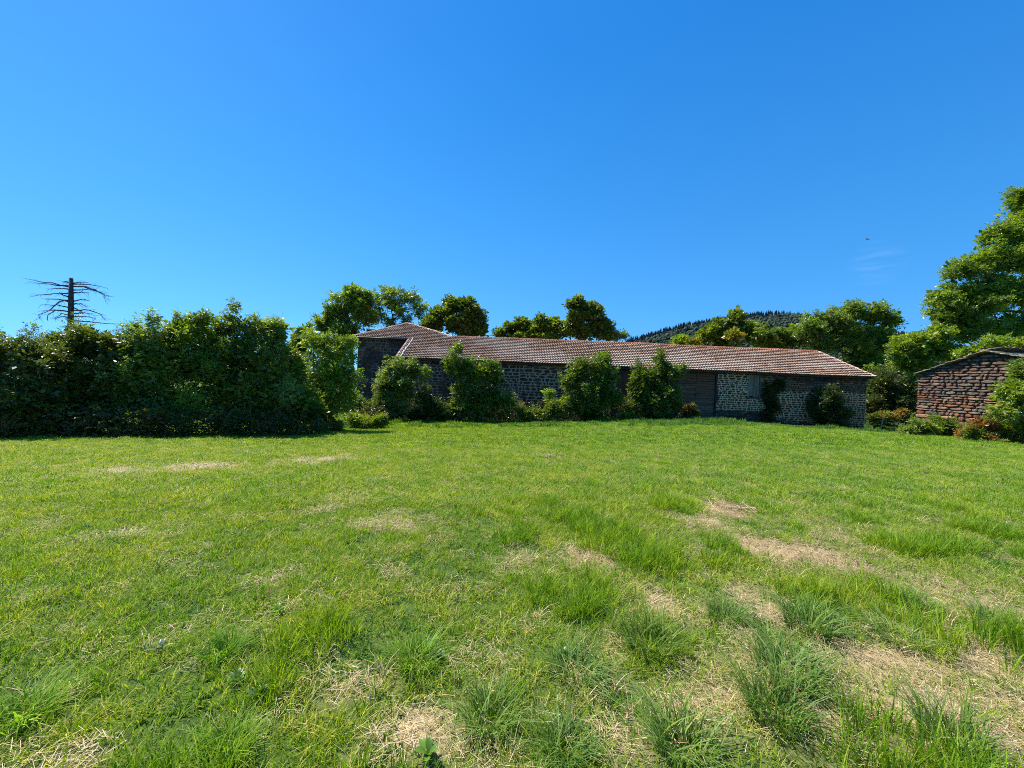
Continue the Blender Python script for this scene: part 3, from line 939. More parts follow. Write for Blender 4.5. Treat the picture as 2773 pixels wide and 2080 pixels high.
plant('sapling', 'little sapling with big yellow green leaves against the pale wall', 'shrub', 1490, 32.5,
      [(1493, 1062, 9, 7), (1480, 1062, 7, 6), (1488, 1085, 10, 16)], 500, .19, G_bright, SG, False, k=.7, limbs=5, per=4, core=0)
plant('weed_bush', 'tawny weedy bush between two elders at the wall foot', 'shrub', 1440, 31,
      [(1425, 1120, 30, 24), (1470, 1125, 34, 18), (1500, 1110, 20, 26), (1450, 1135, 50, 10)], 5200, .11, G_autumn[:2] + G_dark[:2] + G_autumn[3:], SG, False, limbs=14)
plant('weed_bush', 'small red and orange bush beside the big barn door', 'shrub', 1868, 32.2,
      [(1868, 1108, 14, 14), (1860, 1125, 16, 14), (1878, 1118, 10, 10)], 2200, .10, G_red, SG, False, limbs=10)
plant('ivy', 'dark climbing ivy right of the wooden hay door', 'ivy', 2088, 35.38,
      [(2080, 1060, 18, 40), (2090, 1100, 24, 40), (2075, 1130, 20, 24), (2108, 1040, 20, 30)], 6500, .11, [(.035, .06, .02), (.03, .05, .02)], SG, False, limbs=12, deep=.12, shoots=0)
plant('elder_shrub', 'dark shaded shrub against the right part of the wall', 'shrub', 2255, 34.7,
      [(2240, 1080, 30, 24), (2220, 1110, 34, 34), (2270, 1115, 34, 34), (2250, 1145, 50, 24)], 9000, .13, [(.04, .07, .02), (.035, .06, .02)], SG, False, shoots=3.0, core=.5, limbs=18)
plant('weed_bush', 'leafy weeds at the wall foot just left of the big barn door', 'shrub', 1700, 31.6,
      [(1690, 1130, 40, 14), (1800, 1135, 40, 12), (1620, 1132, 40, 12)], 3600, .10, G_ash[:2] + G_autumn[1:2], SG, False, limbs=12)
# ---- right foreground bushes
plant('bramble_bush', 'bramble spilling over the foot of the small stone barn', 'shrub', 2540, 22.2,
      [(2500, 1160, 45, 24), (2560, 1155, 40, 26), (2600, 1165, 45, 20), (2460, 1168, 26, 16)], 9000, .085, G_ash + G_dark[1:] + G_pale[:1], RG, False, limbs=20)
plant('bramble_bush', 'reddish bramble at the right foot of the small stone barn', 'shrub', 2665, 17.6,
      [(2660, 1155, 45, 26), (2700, 1160, 50, 26), (2640, 1175, 50, 16), (2760, 1175, 50, 20)], 10000, .075, G_autumn[1:] + G_red[:1] + G_ash, RG, False, limbs=20)
plant('bush', 'leaning light green bush covering the right side of the small barn', 'shrub', 2790, 16.6,
      [(2790, 1010, 46, 40), (2750, 1060, 40, 40), (2810, 1080, 60, 70), (2735, 1110, 42, 34), (2800, 1150, 60, 40), (2860, 1050, 60, 80)],
      22000, .085, G_ash + G_bright[:1] + G_pale[:1], RG, False, k=1.4, limbs=26, droop=.3, asp=.33)

# ------------------------------------------------------------------ dead tree
DY = 18.4
root_p = P(193, 1100, DY)
dz = g1(root_p[0], DY) - .05
dead = thing('dead_tree', 'bare dead spruce trunk with broken top and drooping branches above the hedge', 'tree', (root_p[0], DY, dz))
org = np.array([root_p[0], DY, dz])
r = np.random.default_rng(3)
mb = MB()
tp = P(192.5, 753, DY) - org
pts = [np.array([0, 0, 0]), tp * .3 + (.02, 0, 0), tp * .6 - (.02, 0, 0), tp * .85, tp]
mb.tube(pts, [.15, .13, .115, .095, .075], 10, (.10, .075, .07))
link('trunk', mb.mesh('trunk', True), dead, M_bark)
br = [[(620, 180), (400, 150), (250, 120)], [(620, 190), (460, 165), (270, 152)], [(620, 150), (600, 140), (565, 140)], [(620, 210), (520, 202), (440, 207)],
      [(615, 245), (530, 250), (370, 262), (290, 275)], [(615, 275), (560, 262), (530, 235)], [(615, 310), (480, 295), (405, 298)], [(615, 325), (560, 310), (500, 350), (440, 405), (345, 440), (355, 475)],
      [(615, 375), (520, 352), (370, 350)], [(615, 410), (500, 400), (430, 440), (425, 488)], [(615, 412), (480, 395), (400, 402)], [(615, 460), (540, 458), (498, 482)],
      [(660, 155), (720, 147), (790, 150)], [(660, 165), (800, 165), (940, 195)], [(660, 185), (760, 185), (860, 215), (930, 265), (945, 315)], [(760, 190), (900, 235), (982, 278)],
      [(660, 218), (780, 212), (850, 226)], [(660, 245), (730, 238), (790, 240)], [(660, 318), (740, 300), (805, 311)], [(660, 345), (730, 340), (780, 366)], [(660, 375), (720, 400), (740, 432)],
      [(660, 400), (800, 398), (900, 440), (955, 492)], [(660, 455), (760, 455), (860, 470)], [(665, 495), (800, 500), (950, 520), (1160, 520)], [(615, 440), (560, 430), (490, 470)], [(660, 430), (750, 420), (850, 450)]]
for k, b in enumerate(br):
    mb = MB()
    dd = r.uniform(-.9, .9)
    pp = []
    for j, (cx, cy) in enumerate(b):
        u = j / (len(b) - 1)
        pp.append(P(cx / 3.318, 720 + cy / 3.318, DY + dd * u) - org)
    pp[0][1] = 0
    Ls = len(pp)
    # smooth path
    path = []
    for j in range(Ls - 1):
        for s in range(3):
            path.append(pp[j] * (1 - s / 3) + pp[j + 1] * s / 3 + r.normal(size=3) * .012 * (j + s > 0))
    path.append(pp[-1])
    R0 = .034
    mb.tube(path, [R0 * (1 - .78 * j / (len(path) - 1)) for j in range(len(path))], 5, (.07, .05, .045))
    for j in range(1, len(path)):
        for _ in range(2):
            L0 = r.uniform(.08, .3)
            d = unit(np.array([np.sign(pp[-1][0] - pp[0][0]) * r.uniform(0, 1), r.normal() * .8, r.uniform(-.9, .35)]))
            e = path[j] + d * L0
            mb.tube([path[j], path[j] * .5 + e * .5 + (0, 0, .02), e], [.008, .006, .003], 3, (.07, .05, .045), cap=False)
    link('branch', mb.mesh('branch', True), dead, M_bark)

# ------------------------------------------------------------------ wooded hill
ridge = [(1450, 985), (1560, 965), (1640, 950), (1700, 930), (1760, 912), (1850, 884), (1920, 872), (2000, 864), (2060, 860), (2120, 866), (2180, 868), (2300, 905), (2450, 965), (2600, 1010), (2773, 1030)]
HY = 800
rp_ = np.array([P(a_, b_ + 5, HY) for a_, b_ in ridge])


def hillz(x, y):
    top = np.interp(x * HY / np.maximum(y, 1) * .0 + x, rp_[:, 0], rp_[:, 2], left=-3, right=-3)
    v = np.clip((y - 330) / (HY - 330), 0, 1); v = v * v * (3 - 2 * v)
    b = np.clip(1 - (y - HY) / 500, 0, 1)
    return -4 + (top + 4 + (fbm(x / 60, y / 60, 7, 3) - .5) * 14 * v) * v * b


hx_ = np.linspace(-80, 1500, 120); hy_ = np.linspace(320, 1300, 90)
HX, HYg = np.meshgrid(hx_, hy_)
V = np.c_[HX.ravel(), HYg.ravel(), hillz(HX, HYg).ravel()]
i = np.arange(120 * 90).reshape(90, 120)
Fq = np.stack([i[:-1, :-1], i[:-1, 1:], i[1:, 1:], i[1:, :-1]], -1).reshape(-1, 4)
hm = link('hill', mesh_np('hill', V, Fq, np.tile([(.035, .05, .025)], (len(V), 1)), True), None, M_mortar, kind='structure', label='wooded hill rising behind the barn')
r = np.random.default_rng(9)
Vs, Fs, Cs = [], [], []
nb_ = 0
nhill = 7000
hxp = r.uniform(180, 1080, nhill); hyp = 330 + (HY + 15 - 330) * r.uniform(size=nhill) ** .55
hzp = hillz(hxp, hyp)
an = np.linspace(0, 2 * math.pi, 6, endpoint=False)
con = fbm(hxp / 90, hyp / 90, 77, 3)
for k in range(nhill):
    conifer = con[k] + r.uniform(-.12, .12) + (.25 if hyp[k] > 740 else 0) > .5
    b0 = nb_
    if conifer:
        h = r.uniform(8, 15); w = h * .20
        for lv, (zz, ww) in enumerate(((.08, 1.0), (.4, .75), (.42, .5), (.75, .3))):
            j = r.uniform(.75, 1.25, 6)
            Vs += [(hxp[k] + w * ww * j[q] * math.cos(an[q] + lv), hyp[k] + w * ww * j[q] * math.sin(an[q] + lv), hzp[k] + h * zz) for q in range(6)]
        Vs.append((hxp[k], hyp[k], hzp[k] + h))
        for lv in range(3):
            Fs += [(b0 + lv * 6 + q, b0 + lv * 6 + (q + 1) % 6, b0 + lv * 6 + 6 + (q + 1) % 6, b0 + lv * 6 + 6 + q) for q in range(6)]
        Fs += [(b0 + 18 + q, b0 + 18 + (q + 1) % 6, b0 + 24) for q in range(6)]
        c = np.array([.015, .028, .033]) * r.uniform(.7, 1.35)  # conifer colour shifted to blue in place of distance haze
        Cs += [c] * 25; nb_ += 25
    else:
        h = r.uniform(6, 10); w = h * .5
        for lv, (zz, ww) in enumerate(((.1, .6), (.4, 1.0), (.7, .85), (.92, .4))):
            j = r.uniform(.7, 1.3, 6)
            Vs += [(hxp[k] + w * ww * j[q] * math.cos(an[q] + lv), hyp[k] + w * ww * j[q] * math.sin(an[q] + lv), hzp[k] + h * (zz + r.uniform(-.06, .06))) for q in range(6)]
        Vs.append((hxp[k], hyp[k], hzp[k] + h))
        for lv in range(3):
            Fs += [(b0 + lv * 6 + q, b0 + lv * 6 + (q + 1) % 6, b0 + lv * 6 + 6 + (q + 1) % 6, b0 + lv * 6 + 6 + q) for q in range(6)]
        Fs += [(b0 + 18 + q, b0 + 18 + (q + 1) % 6, b0 + 24) for q in range(6)]
        c = np.array([.034, .055, .036]) * r.uniform(.6, 1.3)  # broadleaf colour also blued a little to suggest haze
        Cs += [c] * 25; nb_ += 25
link('forest', mesh_np('forest', np.array(Vs), Fs, np.array(Cs)), None, M_mortar, kind='stuff', label='mixed wood of dark conifers and paler trees covering the hill')

# ------------------------------------------------------------------ the long barn
EY = 35.0                       # distance of the eave line
WY = 35.55                      # front wall face
SL = .5                         # roof slope
ze = P(1700, 0, EY)[2] * 0 + EYE + 1.36


def roofY(px, py):
    """distance at which the pixel's ray meets the roof plane z = ze + SL (y-EY)"""
    v = R3 @ np.array([(px - 1386.5) / 1042, -(py - 1040) / 1042, -1.0])
    v = v / v[1]
    return (ze - SL * EY - EYE) / (v[2] - SL)


def RP(px, py):
    return P(px, py, roofY(px, py))


c_el = np.array([P(1073, 968, EY)[0], EY, ze])
c_er = np.array([P(2372, 1026, EY)[0], EY, ze])
c_rr = RP(2213, 953)
c_rl = RP(1225, 911)
c_ap = RP(1105, 876)
c_tl = RP(957, 910)
c_tr = RP(1073, 917)
ty = (c_tl[1] + c_tr[1]) / 2
c_tl = np.array([c_tl[0], ty, ze + SL * (ty - EY)]); c_tr = np.array([c_el[0], ty, c_tl[2]])
ry_ = (c_rr[1] + c_rl[1]) / 2
zr = ze + SL * (ry_ - EY)
c_rr[1] = ry_; c_rl[1] = ry_; c_rr[2] = zr; c_rl[2] = zr
print('eave z', ze, 'ridge', ry_, zr, 'apex', c_ap, 'tower eave', c_tl, 'x', c_el[0], c_er[0])

barn = thing('stone_barn', 'long barn of dark basalt with terracotta tiled roof and pale joints', 'barn', (0, WY, 0))
BO = np.array([0, WY, 0.0])


def bz(name, me, parent, mat, **kw):
    """mesh given in world coordinates, hung under the barn"""
    return link(name, me, parent, mat, **kw)


# roof deck and back slopes (slightly under the tiles)
back = 2 * ry_ - EY
dk = MB()
def dn(p, d=.13):
    return (p[0], p[1] - BO[1], p[2] - d)
be_l = np.array([c_rl[0], back, ze]); be_r = np.array([c_er[0], back, ze])
poly = [c_el, c_er, c_rr, c_rl, c_ap, c_tl, c_tr]
dk.add([dn(p) for p in poly], [tuple(range(7))], (.16, .10, .07))
dk.add([dn(c_er), dn(be_r), dn(c_rr)], [(0, 1, 2)], (.35, .18, .12))
dk.add([dn(c_rr), dn(be_r), dn(be_l), dn(c_rl)], [(0, 1, 2, 3)], (.35, .18, .12))
# wing: left slope and rear
wb = c_ap[1] + (c_ap[1] - ty) + 4
tlb = np.array([c_tl[0], wb, c_tl[2]]); apb = np.array([c_ap[0], wb - 3, c_ap[2]]); trb = np.array([c_rl[0], wb, zr])
dk.add([dn(c_tl), dn(c_ap), dn(apb), dn(tlb)], [(0, 1, 2, 3)], (.35, .18, .12))
dk.add([dn(c_ap), dn(c_rl), dn(trb), dn(apb)], [(0, 1, 2, 3)], (.35, .18, .12))
dk.add([dn(apb), dn(trb), dn(tlb)], [(0, 1, 2)], (.35, .18, .12))
roof = link('roof', dk.mesh('roof'), barn, M_tile)

# tiles
r = np.random.default_rng(21)
TW, TL = .24, .40
cs = math.cos(math.atan(SL)); sn = math.sin(math.atan(SL))


def inside(pt, poly2):
    x, y = pt; c = False; j = len(poly2) - 1
    for i in range(len(poly2)):
        xi, yi = poly2[i]; xj, yj = poly2[j]
        if (yi > y) != (yj > y) and x < (xj - xi) * (y - yi) / (yj - yi) + xi:
            c = not c
        j = i
    return c


poly2 = [(p[0], (p[1] - EY) / cs) for p in poly]
prof = [(0, .0), (.12, .008), (.26, .034), (.42, .044), (.58, .034), (.72, .008), (.86, .0), (1.03, .004)]
T_cols = [(.60, .44, .35), (.66, .52, .43), (.58, .36, .26), (.50, .25, .16), (.44, .21, .14), (.56, .30, .20), (.52, .34, .24), (.40, .20, .14), (.60, .40, .30), (.46, .30, .22), (.58, .27, .14), (.33, .19, .14)]
V = []; Fc = []; C = []
nrow = int(((c_ap[1] - EY) / cs) / TL) + 2
ncol = int((c_er[0] - c_tl[0]) / TW) + 2
npf = len(prof)


def sagz(x, v):
    return .13 * (noise(x / 6.5, v / 5.0, 5) - .5) + .03 * (noise(x / 1.7, v / 1.5, 8) - .5)


for rr_ in range(nrow):
    for cc in range(ncol):
        x0 = c_tl[0] + cc * TW + (.5 * TW if False else 0)
        v0 = rr_ * TL
        if not inside((x0 + TW / 2, v0 + TL * .5), poly2):
            continue
        b = len(V)
        jit = r.normal() * .008; jl = r.normal() * .008; lift = abs(r.normal()) * .006
        col = (np.array(T_cols[r.integers(len(T_cols))]) * .45 + np.array([.33, .25, .19]) * .55) * r.uniform(.68, .86)
        nn_ = float(fbm(np.array([x0 / 3.5]), np.array([v0 / 2.0]), 31, 3)[0])
        if nn_ > .54:
            col = col * .6 + np.array([.52, .44, .37]) * .4
        if v0 > ((ry_ - EY) / cs) - .8 and x0 > 2:
            col = col * np.array([1.05, .85, .7])
        for (u, hh) in prof:
            for (vv, extra) in ((v0 - .02 + jl, .13 + lift), (v0 + TL + .05, .002)):
                y = EY + vv * cs; z = ze + vv * sn
                hgt = hh + extra + sagz(x0, vv)
                V.append((x0 + u * TW + jit, y - hgt * sn - BO[1], z + hgt * cs)); C.append(col)
        for (u, hh) in prof:   # lower lip
            vv = v0 - .02 + jl
            y = EY + vv * cs; z = ze + vv * sn
            hgt = hh + .13 + lift - .125 + sagz(x0, vv)
            V.append((x0 + u * TW + jit, y - hgt * sn - BO[1] + .06, z + hgt * cs + .02)); C.append(col)
        for q in range(npf - 1):
            a0 = b + 2 * q
            Fc.append((a0, a0 + 2, a0 + 3, a0 + 1))
            Fc.append((b + 2 * npf + q, b + 2 * npf + q + 1, a0 + 2, a0))
tiles_me = mesh_np('tile', np.array(V), Fc, np.array(C))
link('tiles', tiles_me, roof, M_tile, kind='stuff', label='rows of weathered terracotta roman tiles')
print('tile tris', len(Fc) * 2)


def half_tile_mesh(rad, ln, c=(1, 1, 1)):
    V = []; Fc = []
    n = 6
    for s, rr in ((0, rad * 1.12), (1, rad * .92)):
        for j in range(n + 1):
            t_ = math.pi * j / n
            V.append((rr * math.cos(t_), s * ln, rr * math.sin(t_)))
    for j in range(n):
        Fc.append((j, j + 1, n + 2 + j, n + 1 + j))
    for s, rr in ((0, rad * .92),):
        for j in range(n + 1):
            t_ = math.pi * j / n
            V.append((rr * math.cos(t_), 0, rr * math.sin(t_) - .0))
    for j in range(n):
        Fc.append((j + 1, j, 2 * (n + 1) + j, 2 * (n + 1) + j + 1))
    return mesh_np('ridge_tile', np.array(V), Fc, np.tile([c], (len(V), 1)))


ridge_me = half_tile_mesh(.125, .44)


def run_tiles(a, b, name, parent, cols, step=.40, lift=.04, up=(0, 0, 1), me=ridge_me, sag=True):
    a = np.array(a, float); b = np.array(b, float)
    d = b - a; Ln = np.linalg.norm(d); d /= Ln
    n = int(Ln / step)
    for k in range(n):
        p = a + d * step * k
        o = bpy.data.objects.new(name, me); COL.objects.link(o); o.parent = parent
        if len(me.materials) == 0:
            me.materials.append(M_tile)
        yv = Vector(d); zv = Vector(up); xv = yv.cross(zv).normalized(); zv = xv.cross(yv).normalized()
        m = Matrix((xv, yv, zv)).transposed().to_4x4()
        tilt = Matrix.Rotation(r.normal() * .02, 4, 'Z') @ Matrix.Rotation(-.05 + r.normal() * .015, 4, 'X')
        sg = float(sagz(p[0], (p[1] - EY) / cs)) if sag else 0
        m = Matrix.Translation(Vector(p - BO) + Vector((0, 0, lift + sg + r.normal() * .006))) @ m @ tilt
        o.matrix_basis = m
        c = np.array(cols[r.integers(len(cols))]) * r.uniform(.8, 1.15)
        o.color = (*c, 1)


run_tiles(c_rr, c_rl, 'ridge_tile', roof, [(.42, .16, .10), (.5, .2, .12), (.36, .15, .10)])
run_tiles(c_er, c_rr, 'hip_tile', roof, [(.62, .42, .34), (.58, .36, .28)])
run_tiles(c_tl, c_ap, 'hip_tile', roof, [(.55, .34, .26), (.5, .3, .22), (.42, .26, .2)])
run_tiles(c_rl, c_ap, 'hip_tile', roof, [(.58, .38, .30), (.64, .5, .42), (.5, .3, .22)])
run_tiles(c_el + (-.02, 0, .02), c_tr + (-.02, 0, .02), 'verge_tile', roof, [(.45, .3, .24), (.52, .38, .3), (.4, .26, .2)], .34, .03)
mb = MB()
for k in range(13):
    v0 = .1 + k * .36
    y = EY + v0 * cs; z = ze + v0 * sn
    mb.tube([(c_el[0] + .36 + r.normal() * .02, y - .02 - BO[1], z + .05), (c_el[0] + .36 + r.normal() * .03, y + .25 - BO[1], z + .21)], [.075 * r.uniform(.8, 1.2), .06], 7, (.62, .6, .56))
link('verge_mortar', mb.mesh('verge_mortar', True), roof, M_mortar)

# gutter and fascia
mb = MB()
mb.tube([(c_tl[0], c_tl[1] - .08 - BO[1], c_tl[2] - .05), (c_tr[0] + .1, c_tl[1] - .08 - BO[1], c_tl[2] - .05)], [.07, .07], 8, (.06, .065, .07))
link('gutter', mb.mesh('gutter', True), roof, M_metal)
mb = MB()
mb.box((c_el[0] + .1, EY + .1 - BO[1], ze - .16), (c_er[0] - .15, EY + .16 - BO[1], ze - .03), (.07, .04, .03))
link('fascia', mb.mesh('fascia'), roof, M_wood)
mb = MB()
x = c_el[0] + .4
while x < c_er[0] - .6:
    mb.box((x, EY + .16 - BO[1], ze - .13), (x + .09, WY - BO[1], ze - .01), (.08, .05, .035))
    x += .62
link('rafter_ends', mb.mesh('rafter_ends'), roof, M_wood)

# --- masonry
r = np.random.default_rng(33)


def stone_outline(k, w=1.0, h=1.0, rr=None):
    pass


def stone_shape(seed):
    q = np.random.default_rng(seed)
    n = 9
    ang = np.sort(np.linspace(0, 2 * math.pi, n, endpoint=False) + q.uniform(-.2, .2, n))
    e = q.uniform(2.6, 4.2)
    ring = []
    for a_ in ang:
        c_, s_ = math.cos(a_), math.sin(a_)
        rad = (abs(c_) ** e + abs(s_) ** e) ** (-1 / e) * q.uniform(.86, 1.03)
        ring.append((rad * c_ * .5, rad * s_ * .5))
    ring = np.array(ring)
    return ring


SH = [stone_shape(s) for s in range(14)]


def stone_mesh(ring, name='stone', q=.5):
    n = len(ring)
    V = [(p[0], .5, p[1]) for p in ring] + [(p[0] * .97, -.25, p[1] * .97) for p in ring] + [(p[0] * .72, -.5, p[1] * .68) for p in ring]
    Fc = []
    for L_ in range(2):
        for j in range(n):
            Fc.append((L_ * n + j, L_ * n + (j + 1) % n, (L_ + 1) * n + (j + 1) % n, (L_ + 1) * n + j))
    Fc.append(tuple(2 * n + j for j in range(n)))
    Fc = [tuple(reversed(f)) for f in Fc]
    return V, Fc


S_me = []
for ring in SH:
    V, Fc = stone_mesh(ring)
    me = mesh_np('stone', np.array(V), [tuple(reversed(f)) for f in Fc], np.ones((len(V), 3)))
    me.materials.append(M_stone)
    S_me.append(me)


def courses(x0, x1, z0, z1, hf, wf, q):
    """rows of stones: (cx, cz, w, h) cells that fill the rectangle"""
    out = []
    z = z0
    while z < z1:
        h = hf(z)
        x = x0 - q.uniform(0, .3)
        while x < x1:
            w = wf(x, z)
            out.append([x + w / 2, z + h / 2, w, h])
            x += w
        z += h
    return out


pale_rects = [(1098, 985, 1195, 1105, .85), (1340, 992, 1530, 1092, .9), (1940, 1008, 2022, 1112, 1.0), (1950, 970, 2026, 1008, .45), (2020, 1078, 2082, 1115, .9),
              (2098, 1062, 2216, 1146, 1.0), (2236, 1064, 2348, 1100, 1.0), (2290, 1095, 2346, 1166, .75), (1655, 1000, 1672, 1085, .6), (2060, 1010, 2110, 1062, .4), (2110, 1035, 2345, 1062, .25)]


def paleness(px, py):
    p = np.zeros(len(px))
    wx = px + (noise(px / 9, py / 9, 3) - .5) * 16; wy = py + (noise(px / 9 + 50, py / 9, 4) - .5) * 10
    for a0, b0, a1, b1, s in pale_rects:
        ins = np.minimum(np.minimum(wx - a0, a1 - wx), np.minimum(wy - b0, b1 - wy))
        p = np.maximum(p, s * np.clip(ins / 3 + .5, 0, 1))
    return p


zb = -4.2
zt = ze + .02
xl = c_el[0] + .35; xr = P(2344, 1100, WY)[0]
openings = []   # (x0,x1,z0,z1)
d1a = P(1836, 1003, WY); d1b = P(1936, 1150, WY)
openings.append((d1a[0], d1b[0], -2.6, ze - .22))
h1a = P(2029, 985, WY); h1b = P(2056, 1076, WY)
openings.append((h1a[0], h1b[0], h1b[2], ze - .18))
d2a = P(1670, 1000, WY); d2b = P(1735, 1150, WY)
openings.append((d2a[0], d2b[0], -.2, ze - .2))

# mortar bed
def grid_wall(x0, x1, z0, z1, y, step, holes, colf):
    xs = np.arange(x0, x1 + step * .5, step); xs[-1] = x1
    zs = np.arange(z0, z1 + step * .5, step); zs[-1] = z1
    X, Z = np.meshgrid(xs, zs)
    dis = (fbm(X * 2.5, Z * 2.5, 55, 3) - .5) * .02
    V = np.c_[X.ravel(), (np.full(X.size, y) + dis.ravel()) - BO[1], Z.ravel()]
    nx, nz_ = len(xs), len(zs)
    i = np.arange(nx * nz_).reshape(nz_, nx)
    Fq = np.stack([i[:-1, :-1], i[:-1, 1:], i[1:, 1:], i[1:, :-1]], -1).reshape(-1, 4)
    cx = (X[:-1, :-1] + step / 2).ravel(); cz = (Z[:-1, :-1] + step / 2).ravel()
    keep = np.ones(len(Fq), bool)
    for h in holes:
        keep &= ~((cx > h[0]) & (cx < h[1]) & (cz > h[2]) & (cz < h[3]))
    Fq = Fq[keep]
    px, py = proj(np.c_[X.ravel(), np.full(X.size, y), Z.ravel()])
    return mesh_np('wall', V, Fq, colf(px, py, X.ravel(), Z.ravel()), True)


def colf_main(px, py, x, z):
    p = paleness(px, py)[:, None]
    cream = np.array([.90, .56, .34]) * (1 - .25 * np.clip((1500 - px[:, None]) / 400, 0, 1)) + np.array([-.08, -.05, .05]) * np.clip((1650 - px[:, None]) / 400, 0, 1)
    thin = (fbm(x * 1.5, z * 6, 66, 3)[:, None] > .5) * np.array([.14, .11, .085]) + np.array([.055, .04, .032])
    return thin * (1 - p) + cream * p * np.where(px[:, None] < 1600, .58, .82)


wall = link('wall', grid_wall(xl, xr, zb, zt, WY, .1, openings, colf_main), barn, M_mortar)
mb = MB()
TWx0, TWx1 = P(967, 1000, ty + .55)[0], xl
yb = back - .5
# solid core behind the bed: end wall, back wall (open boxes with 0.5 m thickness)
mb.box((xr - .5, .55, zb), (xr, yb - BO[1], zt - .06), (.07, .055, .045))
mb.box((xl + .5, yb - BO[1] - .5, zb), (xr - .5, yb - BO[1], zt - .06), (.07, .055, .045))
mb.box((xl, .55, zb), (xl + .5, yb - BO[1] - .5, zt - .06), (.07, .055, .045))
# backing just behind the front face so nothing shines through joints
hs = sorted(openings)
xcur = xl
for h in hs:
    mb.box((xcur, .06, zb), (h[0] - .0, .55, zt - .06), (.07, .055, .045))
    mb.box((h[0], .06, zb), (h[1], .55, h[2] - .003), (.07, .055, .045))
    mb.box((h[0], .07, h[3] + .003), (h[1], .54, zt - .07), (.07, .055, .045))
    mb.box((h[0] + .001, .32, h[2]), (h[1] - .001, .5, h[3]), (.03, .02, .015))
    xcur = h[1]
mb.box((xcur, .06, zb), (xr, .55, zt - .06), (.07, .055, .045))
link('wall_core', mb.mesh('wall_core'), wall, M_mortar)

stones = []


def make_cells(x0, x1, z0, z1, yface, holes, kind, q):
    def wf(x, z):
        px, py = proj([[x, yface, z]])
        if kind == 'tower':
            return q.uniform(.28, .6)
        if py[0] < 1035 + (px[0] - 2100) * .04 and px[0] > 1935:
            return q.uniform(.35, .8)
        if px[0] < 1200:
            return q.uniform(.3, .62)
        return q.choice([.15, .22, .3, .38, .5]) * q.uniform(.85, 1.2) if px[0] > 1930 else q.choice([.24, .36, .5, .8]) * q.uniform(.85, 1.2)

    def hf(z):
        return q.uniform(.15, .25) if kind == 'main' else q.uniform(.2, .36)
    out = []
    # split in vertical bands so courses do not run the whole length
    xs = x0
    while xs < x1 - .01:
        xe = min(x1, xs + q.uniform(4, 7))
        if x1 - xe < 1.5:
            xe = x1
        for c in courses(xs, xe, z0, z1, hf, wf, q):
            a0 = max(xs, c[0] - c[2] / 2); a1 = min(xe, c[0] + c[2] / 2)
            if a1 - a0 < .12:
                continue
            c[0] = (a0 + a1) / 2; c[2] = a1 - a0
            ok = True
            for h in holes:
                if c[0] + c[2] / 2 > h[0] and c[0] - c[2] / 2 < h[1] and c[1] + c[3] / 2 > h[2] and c[1] - c[3] / 2 < h[3]:
                    # clip to the jamb
                    if c[0] < h[0] + .02 and h[0] - (c[0] - c[2] / 2) > .12:
                        e0 = c[0] - c[2] / 2; c[0] = (e0 + h[0]) / 2; c[2] = h[0] - e0
                    elif c[0] > h[1] - .02 and (c[0] + c[2] / 2) - h[1] > .12:
                        e1 = c[0] + c[2] / 2; c[0] = (e1 + h[1]) / 2; c[2] = e1 - h[1]
                    else:
                        ok = False
            if ok and c[1] + c[3] / 2 < z1 + .02:
                out.append(c)
        xs = xe
    return out


xsp = P(1600, 1050, WY)[0]
cells = make_cells(xl + .02, xsp, -3.4, zt - .1, WY, openings, 'left', r) + make_cells(xsp, xr - .02, -3.4, zt - .1, WY, openings, 'main', r)
cells = np.array(cells)
cpx, cpy = proj(np.c_[cells[:, 0], np.full(len(cells), WY), cells[:, 1]])
pal = paleness(cpx, cpy)
vis = ((cpx > 1100) & (cpx < 1195) & (cpy < 1090)) | ((cpx > 1350) & (cpx < 1525) & (cpy < 1090)) | ((cpx > 1938) & (cpx < 2215)) | ((cpx > 2235))
vis &= cells[:, 1] > -1.7
area = cells[:, 2] * cells[:, 3] * np.where(vis, 1, 0)
order = np.argsort(-area)
indiv = set(order[:300].tolist())
jv = MB()
for k, (cx, cz, w, h) in enumerate(cells):
    top = 1 - np.clip((cpy[k] - (960 + (cpx[k] - 1075) * .045)) / 60, 0, 1)
    gap = .043 if pal[k] > .5 else .024
    w_, h_ = w - gap * r.uniform(.7, 1.3), h - gap * r.uniform(.7, 1.2)
    if pal[k] > .5 and r.uniform() < .25:
        w_ *= .8
    if min(w_, h_) < .05:
        w_ = max(w_, .06); h_ = max(h_, .06)
    base = np.array([.064, .042, .028]) * r.uniform(.6, 1.5)
    if r.uniform() < .12 + .5 * (top > .35) * (pal[k] < .6):
        base = np.array([.13, .062, .036]) * r.uniform(.6, 1.3)
    if cpx[k] > 2300 and r.uniform() < .3:
        base = np.array([.10, .08, .065])
    dpt = .10 * r.uniform(.8, 1.2)
    cyy = r.uniform(-.012, .012) + .01
    ang = r.normal() * .07
    h_ *= r.uniform(.88, 1.08)
    sh = int(r.integers(len(SH)))
    dx_, dz_ = r.normal() * .008, r.normal() * .008
    if k in indiv:
        o = bpy.data.objects.new('stone', S_me[sh]); COL.objects.link(o); o.parent = wall
        o.location = (cx + dx_, cyy, cz + dz_); o.rotation_euler = (0, ang, 0); o.scale = (w_, dpt, h_)
        o.color = (*base, 1)
    else:
        V, Fc = stone_mesh(SH[sh])
        ca, sa = math.cos(ang), math.sin(ang)
        VV = [((v[0] * w_ * ca + v[2] * h_ * sa) + cx + dx_, v[1] * dpt + cyy, (-v[0] * w_ * sa + v[2] * h_ * ca) + cz + dz_) for v in V]
        jv.add(VV, [tuple(reversed(f)) for f in Fc], base)
link('stones', jv.mesh('stones'), wall, M_stone, kind='stuff', label='dark basalt rubble stones set in the mortar')
print('stones', len(cells))

# wing wall on the left
TYW = ty + .55
holes2 = []


